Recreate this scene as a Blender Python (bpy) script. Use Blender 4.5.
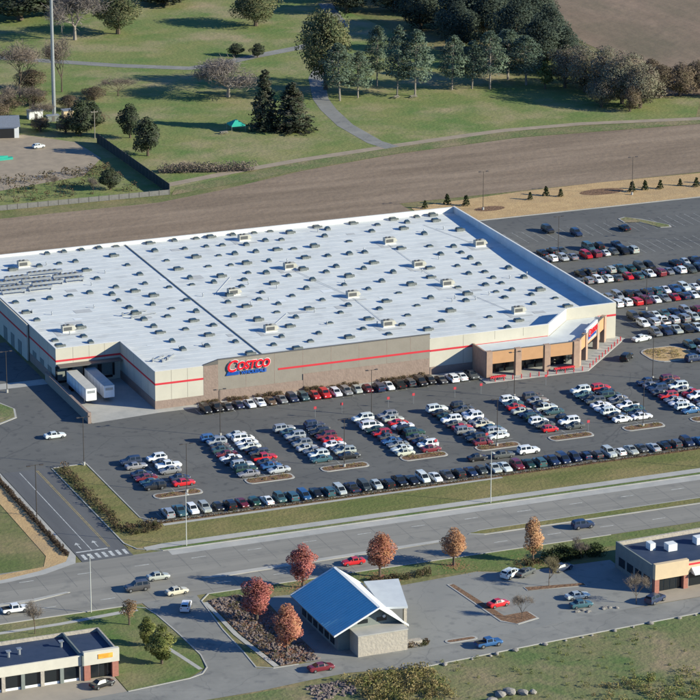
import bpy, bmesh, math, random
from mathutils import Vector, Matrix, noise as mnoise
rnd = random.Random(7)
for o in list(bpy.data.objects): bpy.data.objects.remove(o)
scene = bpy.context.scene
col = scene.collection
# ---------------------------------------------------------------- camera, sky, sun, exposure
cam_d = bpy.data.cameras.new('camera'); cam = bpy.data.objects.new('camera', cam_d); col.objects.link(cam)
cam_d.lens = 173.45; cam_d.sensor_width = 36; cam_d.clip_start = 5; cam_d.clip_end = 8000
YAW, PITCH, ROLL = .386802, .304893, .001236
fw = Vector((math.sin(YAW)*math.cos(PITCH), math.cos(YAW)*math.cos(PITCH), -math.sin(PITCH)))
r0 = Vector((math.cos(YAW), -math.sin(YAW), 0)); u0 = r0.cross(fw)
rr = math.cos(ROLL)*r0 + math.sin(ROLL)*u0; uu = -math.sin(ROLL)*r0 + math.cos(ROLL)*u0
mw = Matrix((rr, uu, -fw)).transposed().to_4x4(); mw.translation = Vector((-233.53, -690.527, 243.233))
cam.matrix_world = mw
scene.camera = cam
SUN = Vector((1, -.75, .5)).normalized()
world = bpy.data.worlds.new('World'); scene.world = world; world.use_nodes = True
wn = world.node_tree; bg = wn.nodes['Background']
sky = wn.nodes.new('ShaderNodeTexSky'); sky.sky_type = 'NISHITA'; sky.sun_disc = False
sky.sun_elevation = math.asin(SUN.z); sky.sun_rotation = math.atan2(SUN.x, SUN.y)
sky.air_density = 1.0; sky.dust_density = 0; sky.ozone_density = 10.0; sky.altitude = 300
wn.links.new(sky.outputs[0], bg.inputs[0]); bg.inputs[1].default_value = .11
sd = bpy.data.lights.new('sun', 'SUN'); sun = bpy.data.objects.new('sun', sd); col.objects.link(sun)
sd.energy = 5.0; sd.angle = math.radians(.53); sd.color = (1, .965, .76)
sun.rotation_euler = (-SUN).to_track_quat('-Z', 'Y').to_euler(); sun.location = (200, -150, 400)
vs = scene.view_settings; vs.view_transform = 'Standard'; vs.look = 'None'; vs.exposure = .65; vs.gamma = 1

# ---------------------------------------------------------------- materials
def mat(name, c1, c2=None, scale=1.0, rough=.85, metal=0, c3=None, scale3=.03, bump=0, bscale=3, coat=0, spec=.3,
        stretch=None, island=0, lo=.35, hi=.65, trans=0, stain=None, crack=None):
    m = bpy.data.materials.new(name); m.use_nodes = True
    nt = m.node_tree; N = nt.nodes; L = nt.links; p = N['Principled BSDF']
    p.inputs['Roughness'].default_value = rough; p.inputs['Metallic'].default_value = metal
    p.inputs['Specular IOR Level'].default_value = spec; p.inputs['Coat Weight'].default_value = coat
    p.inputs['Coat Roughness'].default_value = .08
    if c2 is None and not island: p.inputs['Base Color'].default_value = (*c1, 1); out = None
    else:
        tc = N.new('ShaderNodeTexCoord'); mp = N.new('ShaderNodeMapping'); L.new(tc.outputs['Object'], mp.inputs[0])
        if stretch: mp.inputs['Scale'].default_value = stretch
        def layer(a, b, sc, l, h, det=6):
            n = N.new('ShaderNodeTexNoise'); n.inputs['Scale'].default_value = sc; n.inputs['Detail'].default_value = det
            n.inputs['Roughness'].default_value = .65
            L.new(mp.outputs[0], n.inputs[0])
            mr = N.new('ShaderNodeMapRange'); mr.inputs[1].default_value = l; mr.inputs[2].default_value = h
            L.new(n.outputs[0], mr.inputs[0])
            mx = N.new('ShaderNodeMix'); mx.data_type = 'RGBA'; L.new(mr.outputs[0], mx.inputs[0])
            for v, i in ((a, 6), (b, 7)):
                if isinstance(v, tuple): mx.inputs[i].default_value = (*v, 1)
                else: L.new(v, mx.inputs[i])
            return mx.outputs[2]
        out = None
        if c2 is not None: out = layer(c1, c2, scale, lo, hi)
        if c3 is not None: out = layer(out, c3, scale3, .48, .7)
        if island:
            g = N.new('ShaderNodeNewGeometry'); mx = N.new('ShaderNodeMix'); mx.data_type = 'RGBA'
            L.new(g.outputs['Random Per Island'], mx.inputs[0])
            if c3 is None:
                mx.inputs[6].default_value = (*c1, 1); mx.inputs[7].default_value = (*c2, 1)
            else:
                mx.inputs[6].default_value = (*c1, 1); mx.inputs[7].default_value = (*c2, 1)
                mx2 = N.new('ShaderNodeMix'); mx2.data_type = 'RGBA'
                n = N.new('ShaderNodeTexNoise'); n.inputs['Scale'].default_value = scale3; L.new(tc.outputs['Object'], n.inputs[0])
                mr = N.new('ShaderNodeMapRange'); mr.inputs[1].default_value = .4; mr.inputs[2].default_value = .65
                L.new(n.outputs[0], mr.inputs[0]); L.new(mr.outputs[0], mx2.inputs[0])
                L.new(mx.outputs[2], mx2.inputs[6]); mx2.inputs[7].default_value = (*c3, 1); mx = mx2
            out = mx.outputs[2]
        if stain:
            # irregular stains and sealed cracks: real marks with a shape of their own
            n = N.new('ShaderNodeTexNoise'); n.inputs['Scale'].default_value = stain[0]; n.inputs['Detail'].default_value = 3; L.new(tc.outputs['Object'], n.inputs[0])
            mr = N.new('ShaderNodeMapRange'); mr.inputs[1].default_value = .57; mr.inputs[2].default_value = .7; L.new(n.outputs[0], mr.inputs[0])
            mu = N.new('ShaderNodeMath'); mu.operation = 'MULTIPLY'; mu.inputs[1].default_value = stain[1]; L.new(mr.outputs[0], mu.inputs[0])
            mx = N.new('ShaderNodeMix'); mx.data_type = 'RGBA'; L.new(mu.outputs[0], mx.inputs[0]); L.new(out, mx.inputs[6]); mx.inputs[7].default_value = (*stain[2], 1); out = mx.outputs[2]
        if crack:
            wn_ = N.new('ShaderNodeTexNoise'); wn_.inputs['Scale'].default_value = .25; L.new(tc.outputs['Object'], wn_.inputs[0])
            va = N.new('ShaderNodeVectorMath'); va.operation = 'MULTIPLY_ADD'; L.new(wn_.outputs['Color'], va.inputs[0]); va.inputs[1].default_value = (2.5, 2.5, 0); L.new(tc.outputs['Object'], va.inputs[2])
            vo = N.new('ShaderNodeTexVoronoi'); vo.feature = 'DISTANCE_TO_EDGE'; vo.inputs['Scale'].default_value = crack[0]; L.new(va.outputs[0], vo.inputs[0])
            mr = N.new('ShaderNodeMapRange'); mr.inputs[1].default_value = 0; mr.inputs[2].default_value = crack[1]; mr.inputs[3].default_value = crack[3]; mr.inputs[4].default_value = 0; L.new(vo.outputs['Distance'], mr.inputs[0])
            mx = N.new('ShaderNodeMix'); mx.data_type = 'RGBA'; L.new(mr.outputs[0], mx.inputs[0]); L.new(out, mx.inputs[6]); mx.inputs[7].default_value = (*crack[2], 1); out = mx.outputs[2]
        L.new(out, p.inputs['Base Color'])
    if bump:
        tc = N.new('ShaderNodeTexCoord'); n = N.new('ShaderNodeTexNoise'); n.inputs['Scale'].default_value = bscale
        n.inputs['Detail'].default_value = 5; L.new(tc.outputs['Object'], n.inputs[0])
        b = N.new('ShaderNodeBump'); b.inputs['Strength'].default_value = bump; b.inputs['Distance'].default_value = .3
        L.new(n.outputs[0], b.inputs['Height']); L.new(b.outputs[0], p.inputs['Normal'])
    if trans and out is not None:
        t = N.new('ShaderNodeBsdfTranslucent'); L.new(out, t.inputs[0]); ms = N.new('ShaderNodeMixShader')
        ms.inputs[0].default_value = trans; L.new(p.outputs[0], ms.inputs[1]); L.new(t.outputs[0], ms.inputs[2])
        L.new(ms.outputs[0], N['Material Output'].inputs[0])
    return m
M = {}
M['ground'] = mat('ground_grass', (.13, .15, .06), (.26, .205, .115), .09, c3=(.1, .14, .05), scale3=.02, bump=.6, bscale=.8, rough=1, spec=.05)
M['lawn'] = mat('lawn_grass', (.1, .155, .05), (.165, .175, .075), .18, c3=(.23, .2, .11), scale3=.05, bump=.5, bscale=1.2, rough=1, spec=.05)
M['verge'] = mat('verge_grass', (.14, .15, .055), (.25, .2, .095), .13, c3=(.12, .15, .05), scale3=.05, bump=.5, bscale=1.2, rough=1, spec=.05, stretch=(.4, 1, 1))
M['meadow'] = mat('meadow', (.125, .185, .062), (.22, .22, .09), .06, c3=(.34, .27, .17), scale3=.034, bump=.6, bscale=.8, rough=1, spec=.05)
M['scrub'] = mat('scrub_grass', (.11, .16, .06), (.21, .185, .1), .08, c3=(.3, .225, .15), scale3=.06, bump=.7, bscale=1, rough=1, spec=.05)
M['dirt'] = mat('graded_dirt', (.215, .16, .118), (.3, .226, .168), .12, c3=(.175, .132, .098), scale3=.07, bump=.5, bscale=.5, rough=1, spec=.05, stretch=(.16, 1, 1))
M['path'] = mat('dirt_path', (.36, .29, .22), (.28, .23, .18), .3, rough=1, spec=.05)
M['field'] = mat('ploughed_field', (.21, .155, .116), (.275, .2, .15), .09, c3=(.17, .14, .1), scale3=.03, bump=.8, bscale=.25, rough=1, spec=.05, stretch=(1, .35, 1))
M['tan'] = mat('straw_mulch', (.52, .36, .19), (.42, .28, .15), .35, c3=(.38, .27, .16), scale3=.09, rough=1, spec=.05, bump=.3, bscale=2)
M['mulch'] = mat('bark_mulch', (.16, .095, .06), (.24, .15, .1), 1.2, rough=1, spec=.05, bump=.6, bscale=2)
M['asphalt'] = mat('lot_asphalt', (.112, .11, .106), (.142, .138, .131), .09, c3=(.1, .098, .096), scale3=.04, rough=.9, stretch=(.5, 1, 1), stain=(.5, .6, (.06, .06, .065)), crack=(.035, .006, (.06, .06, .064), .55))
M['road'] = mat('road_concrete', (.225, .212, .19), (.28, .26, .23), .25, c3=(.17, .16, .146), scale3=.09, rough=.9, stretch=(.05, 1, 1), stain=(.3, .35, (.12, .12, .12)))
M['roadjoint'] = mat('joint_tar', (.11, .108, .105), (.15, .148, .145), .5, rough=.9)
M['drive'] = mat('drive_asphalt', (.105, .105, .11), (.13, .13, .135), .3, c3=(.09, .09, .095), scale3=.1, rough=.9, stretch=(1, .1, 1))
M['street'] = mat('street_asphalt', (.24, .232, .215), (.195, .19, .178), .15, c3=(.29, .278, .255), scale3=.06, rough=.9, stain=(.4, .5, (.11, .11, .115)), crack=(.07, .008, (.12, .12, .12), .5))
M['concrete'] = mat('concrete', (.42, .4, .37), (.34, .33, .31), .3, rough=.9, c3=(.46, .43, .39), scale3=.1)
M['yard'] = mat('yard_concrete', (.235, .23, .215), (.28, .27, .25), .12, c3=(.2, .198, .19), scale3=.06, rough=.9, stain=(.4, .5, (.14, .14, .14)), crack=(.09, .008, (.14, .14, .14), .45))
M['forecourt'] = mat('forecourt_concrete', (.37, .315, .255), (.31, .27, .225), .2, rough=.9)
M['paint'] = mat('road_paint', (.62, .62, .6), (.3, .3, .3), 1.2, rough=.8)
M['stall'] = mat('stall_paint', (.5, .5, .48), (.16, .16, .16), .9, rough=.85)
M['yellow'] = mat('yellow_paint', (.45, .33, .12), (.22, .18, .1), .8, rough=.8)
M['roof'] = mat('white_membrane', (.63, .64, .63), (.54, .55, .545), .14, c3=(.66, .665, .65), scale3=.5, rough=.65, stretch=(.6, 1, 1), stain=(.22, .45, (.43, .43, .42)))
M['parapet'] = mat('white_parapet', (.68, .67, .65), (.62, .61, .6), .3, rough=.7)
M['cream'] = mat('cream_panel', (.53, .49, .41), (.48, .445, .375), .25, rough=.85)
M['taupe'] = mat('taupe_block', (.265, .235, .2), (.24, .212, .18), .4, rough=.95, bump=.08, bscale=2)
M['pinkblock'] = mat('pink_block', (.29, .215, .18), (.245, .18, .15), .8, rough=.95, bump=.3, bscale=2)
M['tanpanel'] = mat('tan_panel', (.5, .28, .145), (.45, .25, .13), .5, rough=.9)
M['brownpier'] = mat('brown_pier', (.4, .27, .2), (.33, .22, .165), .9, rough=.95)
M['joint'] = mat('joint_sealant', (.3, .27, .23), rough=.9)
M['red'] = mat('red_paint', (.56, .035, .05), rough=.5)
M['redsign'] = mat('red_sign', (.72, .015, .025), rough=.35)
M['bluesign'] = mat('blue_sign', (.02, .1, .42), rough=.35)
M['whitesign'] = mat('white_sign', (.8, .8, .8), rough=.4)
M['coping'] = mat('dark_coping', (.13, .12, .11), rough=.5)
M['canopyroof'] = mat('canopy_membrane', (.6, .62, .63), (.52, .54, .56), .3, rough=.6)
M['dark'] = mat('dark_opening', (.02, .02, .022), rough=.6)
M['glass'] = mat('tinted_glass', (.014, .018, .022), rough=.16, spec=.5)
M['steel'] = mat('galvanised_steel', (.42, .43, .44), (.34, .35, .36), 2, rough=.45, metal=.6)
M['pole'] = mat('bronze_pole', (.06, .05, .045), rough=.5)
M['polelight'] = mat('pale_pole', (.55, .54, .5), rough=.5)
M['hvac'] = mat('hvac_beige', (.5, .47, .4), (.44, .42, .36), 1, rough=.6)
M['hvacdark'] = mat('hvac_grille', (.1, .1, .1), rough=.7)
M['skykerb'] = mat('skylight_kerb', (.16, .17, .17), rough=.7)
M['ventgrey'] = mat('vent_metal', (.2, .21, .2), (.12, .13, .13), 2, rough=.6)
M['patchw'] = mat('new_membrane', (.7, .71, .71), rough=.6)
M['patchg'] = mat('walkway_pad', (.47, .47, .465), (.42, .42, .42), 1, rough=.8)
M['skyl'] = mat('skylight_dome', (.035, .055, .065), rough=.2, spec=.5)
M['tyre'] = mat('tyre', (.018, .018, .018), rough=.9)
M['rim'] = mat('rim', (.4, .4, .41), rough=.35, metal=.8)
M['lampw'] = mat('headlamp', (.7, .7, .7), rough=.15)
M['lampr'] = mat('taillamp', (.35, .01, .01), rough=.2)
M['trailer'] = mat('trailer_white', (.78, .78, .78), (.68, .68, .68), 1, rough=.5)
M['trailerroof'] = mat('trailer_roof', (.5, .48, .44), (.42, .41, .38), .7, rough=.5)
M['navyroof'] = mat('dark_membrane', (.028, .045, .085), (.038, .055, .1), .5, rough=.7)
M['shadeblueroof'] = mat('shade_tinted_seam_metal', (.3, .6, .68), (.26, .54, .62), .35, rough=.45, metal=.1, c3=(.34, .6, .66), scale3=.2)  # metal is white; blue of its shaded side is mixed into the colour
M['whitemetal'] = mat('white_metal', (.72, .72, .71), (.66, .66, .66), .5, rough=.5)
M['brick'] = mat('red_brick', (.38, .16, .12), (.3, .13, .1), 2, rough=.95)
M['stone'] = mat('limestone_veneer', (.42, .37, .31), (.35, .31, .27), 1.5, rough=.95, bump=.4, bscale=2)
M['greyclad'] = mat('grey_cladding', (.2, .22, .2), (.17, .185, .175), 1, rough=.8)
M['buffwhite'] = mat('cream_stucco', (.58, .54, .46), (.53, .49, .42), .6, rough=.85)
M['buff'] = mat('buff_stucco', (.6, .46, .3), (.55, .42, .28), .5, rough=.9)
M['orange'] = mat('orange_sign', (.8, .3, .04), (.75, .45, .08), 1.2, rough=.5)
M['green'] = mat('green_fabric', (.03, .36, .27), rough=.8)
M['fence'] = mat('fence_screen', (.03, .04, .035), (.045, .05, .045), 1, rough=.9)
M['greyfence'] = mat('weathered_fence', (.2, .19, .18), (.15, .145, .14), 1.5, rough=.95)
M['bark'] = mat('bark', (.13, .1, .075), (.085, .065, .05), 3, rough=1)
M['palebark'] = mat('pale_bark', (.3, .26, .22), (.2, .175, .15), 3, rough=1)
M['rock'] = mat('boulder_stone', (.3, .27, .24), (.19, .175, .16), 1.2, rough=.95)
M['cobble'] = mat('cobble', (.22, .17, .155), (.12, .095, .09), .8, rough=.95, island=1)
def leafmat(n, a, b, c=None, s3=.5): return mat(n, a, b, c3=c, scale3=s3, island=1, rough=.8, spec=.15, trans=.25)
LM = {
 'redmaple': leafmat('red_leaves', (.5, .15, .14), (.6, .25, .22), (.38, .15, .11)),
 'rustmaple': leafmat('rust_leaves', (.52, .2, .14), (.58, .34, .17), (.46, .18, .15)),
 'rustcol': leafmat('amber_leaves', (.6, .34, .17), (.66, .43, .24), (.5, .28, .17)),
 'ambermaple': leafmat('amber_brown_leaves', (.54, .28, .15), (.62, .38, .2), (.44, .23, .14)),
 'brownmaple': leafmat('rust_brown_leaves', (.46, .17, .11), (.5, .28, .14), (.36, .14, .11)),
 'rustsmall': leafmat('brown_leaves', (.3, .17, .1), (.36, .24, .14), (.22, .16, .09)),
 'olive': leafmat('olive_leaves', (.18, .2, .06), (.32, .3, .11), (.1, .13, .04)),
 'olivebare': leafmat('thin_olive_leaves', (.18, .16, .09), (.25, .2, .12)),
 'spruce': leafmat('spruce_needles', (.055, .085, .05), (.1, .125, .075), (.13, .12, .09)),
 'pine': leafmat('pine_needles', (.12, .17, .12), (.2, .24, .17), (.1, .14, .1)),
 'dark': leafmat('dark_leaves', (.05, .075, .04), (.1, .12, .07), (.075, .08, .06)),
 'dwood': leafmat('wood_leaves', (.045, .065, .05), (.09, .105, .075), (.06, .08, .065)),
 'olivebig': leafmat('autumn_olive_leaves', (.14, .16, .075), (.25, .22, .12), (.09, .12, .06)),
 'lime': leafmat('lime_leaves', (.15, .18, .05), (.22, .22, .08)),
 'brush': leafmat('brush_leaves', (.19, .2, .135), (.28, .26, .18), (.23, .18, .14)),
 'brownbrush': leafmat('brown_brush', (.17, .12, .09), (.22, .17, .12), (.12, .1, .06)),
 'twig': leafmat('twigs', (.19, .15, .12), (.26, .21, .17)),
 'palebare': leafmat('pale_twigs', (.2, .17, .155), (.28, .24, .215)),
 'shrub': leafmat('shrub_leaves', (.1, .07, .045), (.17, .11, .07), (.1, .1, .045)),
 'hedge': leafmat('hedge_leaves', (.07, .05, .035), (.12, .08, .055)),
 'evergreen': leafmat('evergreen_leaves', (.03, .045, .018), (.055, .07, .03)),
 'grasses': leafmat('tall_grass', (.26, .2, .09), (.34, .26, .13), (.2, .19, .07)),
}

# ---------------------------------------------------------------- helpers
class MB:
    def __init__(s): s.v = []; s.f = []; s.m = []
    def face(s, pts, mi=0):
        b = len(s.v); s.v += [tuple(p) for p in pts]; s.f.append(tuple(range(b, b+len(pts)))); s.m.append(mi); return s
    def box(s, x0, x1, y0, y1, z0, z1, mi=0):
        b = len(s.v); s.v += [(x, y, z) for z in (z0, z1) for x, y in ((x0, y0), (x1, y0), (x1, y1), (x0, y1))]
        s.f += [tuple(b+i for i in q) for q in ((3, 2, 1, 0), (4, 5, 6, 7), (0, 1, 5, 4), (1, 2, 6, 5), (2, 3, 7, 6), (3, 0, 4, 7))]
        s.m += [mi]*6; return s
    def prism(s, pts, z0, z1, mi=0, top=None):
        n = len(pts); b = len(s.v); z1s = z1 if isinstance(z1, (list, tuple)) else [z1]*n
        s.v += [(x, y, z0) for x, y in pts] + [(p[0], p[1], z) for p, z in zip(pts, z1s)]
        s.f.append(tuple(b+i for i in reversed(range(n)))); s.m.append(mi)
        s.f.append(tuple(b+n+i for i in range(n))); s.m.append(mi if top is None else top)
        for i in range(n): j = (i+1) % n; s.f.append((b+i, b+j, b+n+j, b+n+i)); s.m.append(mi)
        return s
    def wall(s, p, q, z0, z1, t, mi=0, z2=None):
        # wall from p to q (plan), thickness t to the left of p->q, top z1 at p and z2 at q
        p = Vector(p); q = Vector(q); d = (q-p).normalized(); n = Vector((-d.y, d.x))*t
        z2 = z1 if z2 is None else z2
        return s.prism([p, q, q+n, p+n], z0, [z1, z2, z2, z1], mi)
    def tube(s, a, c, r0, r1, n=6, mi=0, cap=False):
        a = Vector(a); c = Vector(c); d = (c-a)
        if d.length < 1e-6: return s
        d.normalize(); x = d.orthogonal().normalized(); y = d.cross(x); b = len(s.v)
        for p, r in ((a, r0), (c, r1)):
            for i in range(n):
                t = 2*math.pi*i/n; s.v.append(tuple(p + (x*math.cos(t)+y*math.sin(t))*r))
        for i in range(n): j = (i+1) % n; s.f.append((b+i, b+j, b+n+j, b+n+i)); s.m.append(mi)
        if cap: s.f.append(tuple(b+n+i for i in range(n))); s.m.append(mi); s.f.append(tuple(b+i for i in reversed(range(n)))); s.m.append(mi)
        return s
    def mesh(s, name, mats, smooth=False):
        me = bpy.data.meshes.new(name); me.from_pydata(s.v, [], s.f)
        for m in (mats if isinstance(mats, (list, tuple)) else [mats]): me.materials.append(m)
        me.polygons.foreach_set('material_index', s.m)
        if smooth: me.polygons.foreach_set('use_smooth', [True]*len(s.f))
        me.update(); return me
    def build(s, name, mats, parent=None, smooth=False): return link(name, s.mesh(name, mats, smooth), parent)
def link(name, me, parent=None, loc=None):
    o = bpy.data.objects.new(name, me); col.objects.link(o)
    if parent: o.parent = parent
    if loc: o.location = loc
    return o
def tag(o, label=None, cat=None, group=None, kind=None):
    if label: o['label'] = label
    if cat: o['category'] = cat
    if group: o['group'] = group
    if kind: o['kind'] = kind
    return o
def thing(name, label, cat, loc=(0, 0, 0), rz=0, group=None):
    o = bpy.data.objects.new(name, None); col.objects.link(o); o.location = loc; o.rotation_euler = (0, 0, rz); o.empty_display_size = .5
    return tag(o, label, cat, group)
def sheet(name, pts, z, m, parent=None):
    o = MB().face([(x, y, z) for x, y in pts]).build(name, m, parent)
    if not parent: o['kind'] = 'structure'
    return o
def strip(pts, w):
    L, R = [], []
    for i, p in enumerate(pts):
        a = Vector(pts[max(i-1, 0)]); b = Vector(pts[min(i+1, len(pts)-1)]); d = (b-a).normalized(); n = Vector((-d.y, d.x))*w/2
        L.append(tuple(Vector(p)+n)); R.append(tuple(Vector(p)-n))
    return L + R[::-1]
def rect(x0, x1, y0, y1): return [(x0, y0), (x1, y0), (x1, y1), (x0, y1)]
ORD = ['first', 'second', 'third', 'fourth', 'fifth', 'sixth', 'seventh', 'eighth', 'ninth', 'tenth', 'eleventh', 'twelfth', 'thirteenth',
 'fourteenth', 'fifteenth', 'sixteenth', 'seventeenth', 'eighteenth', 'nineteenth', 'twentieth']
def ordn(i):
    if i < 20: return ORD[i]
    t = {2: 'twenty', 3: 'thirty', 4: 'forty', 5: 'fifty'}[(i+1)//10]
    return t[:-1]+'ieth' if (i+1) % 10 == 0 else t+'-'+ORD[(i+1) % 10-1]

# ---------------------------------------------------------------- ground and paving
sheet('ground', rect(-3000, 3000, -2000, 5000), 0, M['ground'])
sheet('meadow', [(-1200, 181), (66, 181), (114, 204), (142, 209), (184, 215), (247, 207), (262, 232), (238, 236), (226, 262), (214, 290), (205, 420), (60, 900), (-1200, 900)], .03, M['meadow'])
sheet('ploughed_field', [(250, 236), (300, 222), (900, 140), (1400, 700), (500, 1500), (250, 900), (262, 430), (262, 300)], .035, M['field'])
sheet('graded_dirt', [(-1200, 100), (122, 100), (122, 146), (330, 146), (700, 120), (700, 168), (330, 191), (247, 198), (184, 203), (142, 198), (110, 190), (80, 178), (60, 172), (-1200, 168)], .04, M['dirt'])
sheet('dry_margin', [(66, 178), (110, 190.5), (142, 198.5), (184, 203.5), (247, 198.5), (330, 191.5), (330, 196), (247, 203.5), (184, 211.5), (142, 205.5), (114, 200), (70, 186)], .05, M['scrub'])
sheet('dirt_path', strip([(68, 189), (90, 196), (114, 202), (142, 207), (165, 210.5), (184, 213), (210, 212), (247, 204.5), (300, 196), (420, 178)], 3.6), .06, M['path'])
sheet('park_road', strip([(145, 205.8), (142.8, 214), (142.6, 237), (145.5, 258), (148.5, 272), (158, 300), (172, 325)], 5), .065, M['street'])
sheet('park_lane', strip([(40, 396), (72, 367), (88.5, 354), (105, 341), (124.8, 329), (136, 331), (149, 337), (170, 345), (186, 354), (196, 372), (205, 410)], 5), .07, M['street'])
sheet('tan_bank', [(122.5, 121), (320, 121), (320, 144), (215, 145), (184, 146), (158, 145), (131, 142), (123, 140)], .07, M['tan'])
sheet('farm_yard', [(20, 200), (50, 208), (61, 226), (60, 247), (48, 262), (30, 262), (-20, 255), (-20, 215)], .05, M['path'])
sheet('parking_lot', [(-80, -27), (-45, -27), (-45, -86), (-34.3, -86), (-34.3, -29.5), (-26, -29.5), (-26, -70), (330, -70), (330, 121), (100, 121), (100, -1), (-17, -1), (-17, 62), (-80, 62)], .04, M['asphalt'])
sheet('driveway', rect(-45, -34.3, -86, -29), .06, M['drive'])
sheet('loading_apron', [(-16.4, -4.2), (0, -2.6), (10, -2.6), (10, .2), (0, .2), (0, 25.2), (-16.4, 25.2)], .06, M['concrete'])
sheet('concrete_ramp', [(-60, 27), (-17, 27), (-17, 31), (-60, 31)], .05, M['concrete'])
sheet('main_road', rect(-700, 700, -111.3, -85.8), .04, M['road'])
sheet('side_street', [(-41, -111), (-29.8, -111), (-31, -130), (-31.2, -142), (-31.8, -150), (-29, -151.2), (-17, -150.8), (-4.6, -153), (6, -152.8), (21, -151.8), (39, -149.5), (61, -148.8), (110, -145.5), (400, -132), (400, -139), (110, -153),
    (57, -155.8), (26, -158), (-4, -160.6), (-17, -158.2), (-25, -158.8), (-35, -160), (-60, -160.5), (-120, -160), (-120, -154), (-58, -151.2), (-45, -149.7), (-40.6, -146.6), (-39.4, -140), (-39.8, -127), (-40.5, -117)], .05, M['street'])
sheet('yard_paving', [(8.5, -121.5), (26, -120.2), (33, -123.5), (53.5, -124.2), (53.5, -146), (48, -149.1), (39, -149.6), (21, -151.9), (6, -152.9), (-4.6, -153.1), (-17, -150.9), (-22.5, -150.6), (-19, -146.6), (-19, -140), (-18.3, -119), (-16, -117.5), (2, -120)], .06, M['yard'])
sheet('shop_forecourt', [(53.5, -141), (53.5, -146), (48, -149.1), (61, -148.7), (110, -145.4), (300, -136.5), (300, -128), (110, -139)], .066, M['forecourt'])
sheet('store_forecourt', [(-57.5, -143), (-57.5, -151.2), (-120, -154), (-120, -143)], .06, M['forecourt'])
sheet('corner_lawn', [(-120, -112), (-41.5, -112), (-40.6, -117), (-40, -127), (-39.5, -140), (-40.7, -146), (-45, -149.4), (-57.3, -151), (-57.3, -131), (-120, -131)], .06, M['lawn'])
sheet('front_verge', [(-34, -82), (-30, -81.9), (400, -81.9), (400, -70.9), (-26, -70.9), (-26, -29.8), (-33.9, -29.8)], .055, M['verge'])
sheet('road_verge', rect(-28, 400, -85.6, -84.4), .05, M['lawn'])
sheet('near_verge', [(-27.5, -111.6), (400, -111.6), (400, -114), (56, -117.5), (34, -122.8), (26, -119.6), (2, -117.8), (-26, -113.8)], .052, M['lawn'])
sheet('rough_grass', [(-30, -160.4), (-4, -161.2), (26, -158.6), (57, -156.4), (110, -153.6), (400, -140), (700, -140), (700, -700), (-500, -700), (-500, -161.2), (-60, -161.2)], .03, M['scrub'])
sheet('tan_verge', [(-50.6, -27.2), (-47.2, -27.2), (-46.9, -82), (-47.5, -85.8), (-62, -89.6), (-90, -92), (-90, -88), (-62, -86.5), (-53, -85.5), (-50.8, -80)], .056, M['tan'])
sheet('drive_sidewalk', [(-46.2, -28), (-45.15, -28), (-45.15, -82), (-46.5, -86), (-54, -89.5), (-62, -91), (-90, -92.4), (-90, -91), (-62, -89.2), (-54.5, -87.4), (-48, -84.4), (-46.3, -81)], .062, M['concrete'])
sheet('road_sidewalk', [(-31, -82.6), (-27, -81.9), (400, -81.9), (400, -84.3), (-27, -84.3), (-31, -84.6)], .06, M['concrete'])
sheet('lot_walk', [(-23, -72.3), (54, -71.8), (54, -70.95), (-23, -71.1)], .07, M['concrete'])
sheet('mulch_strip', rect(-25.5, 150, -70.95, -69.9), .075, M['mulch'])
sheet('road_shoulder', [(-27, -85.9), (400, -85.9), (400, -88.2), (60, -88.6), (-27, -88.8)], .045, M['concrete'])
sheet('near_sidewalk', [(-120, -116.2), (-59, -115), (-46, -113.6), (-43, -113.6), (-43, -114.8), (-59, -116.2), (-120, -117.4)], .07, M['concrete'])
sheet('garden_walk', [(-30, -115.5), (-29.1, -115.5), (-29.2, -133), (-27.6, -150.4), (-28.7, -150.6), (-30.2, -133)], .075, M['concrete'])
sheet('lawn_path', strip([(-44, -134), (-42.8, -140), (-41.6, -146.5)], .9), .075, M['concrete'])
# kerbs (real steps)
def kerb(name, pts, w=.3, h=.14, closed=False):
    mb = MB(); P = list(pts) + ([pts[0]] if closed else [])
    for i in range(len(P)-1):
        a, b = Vector(P[i]), Vector(P[i+1]); d = (b-a).normalized(); n = Vector((-d.y, d.x))*w/2
        e = d*.02*i/len(P)
        mb.prism([a-n-e, b-n+e, b+n+e, a+n-e], .01, h+.0021*(i % 3))
    return tag(mb.build(name, M['concrete']), kind='structure')
kerb('road_kerb', [(-28, -85.75), (400, -85.75)])
kerb('driveway_kerb', [(-33.95, -29.8), (-33.95, -79), (-32.5, -83), (-28, -85.6)], .25)
kerb('lot_kerb', [(-33.5, -29.6), (-26.1, -29.6), (-26.1, -66), (-23, -69.8), (150, -69.8)], .25)
kerb('near_kerb', [(-120, -111.5), (-45, -111.5), (-41.2, -114), (-40.4, -118), (-39.7, -128), (-39.3, -140), (-40.2, -146), (-42, -148.6), (-45, -149.8), (-57.3, -151.3)], .25)
kerb('garden_kerb', [(60, -111.5), (-27.5, -111.5), (-30, -114.5), (-31.2, -130), (-31.4, -142), (-31.8, -149.4), (-29, -151), (-24, -151)], .25)
kerb('bank_kerb', [(122.5, 121), (330, 121)], .5)
kerb('street_kerb', [(-4, -161), (26, -158.4), (57, -156.2), (110, -153.4)], .3)
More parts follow.
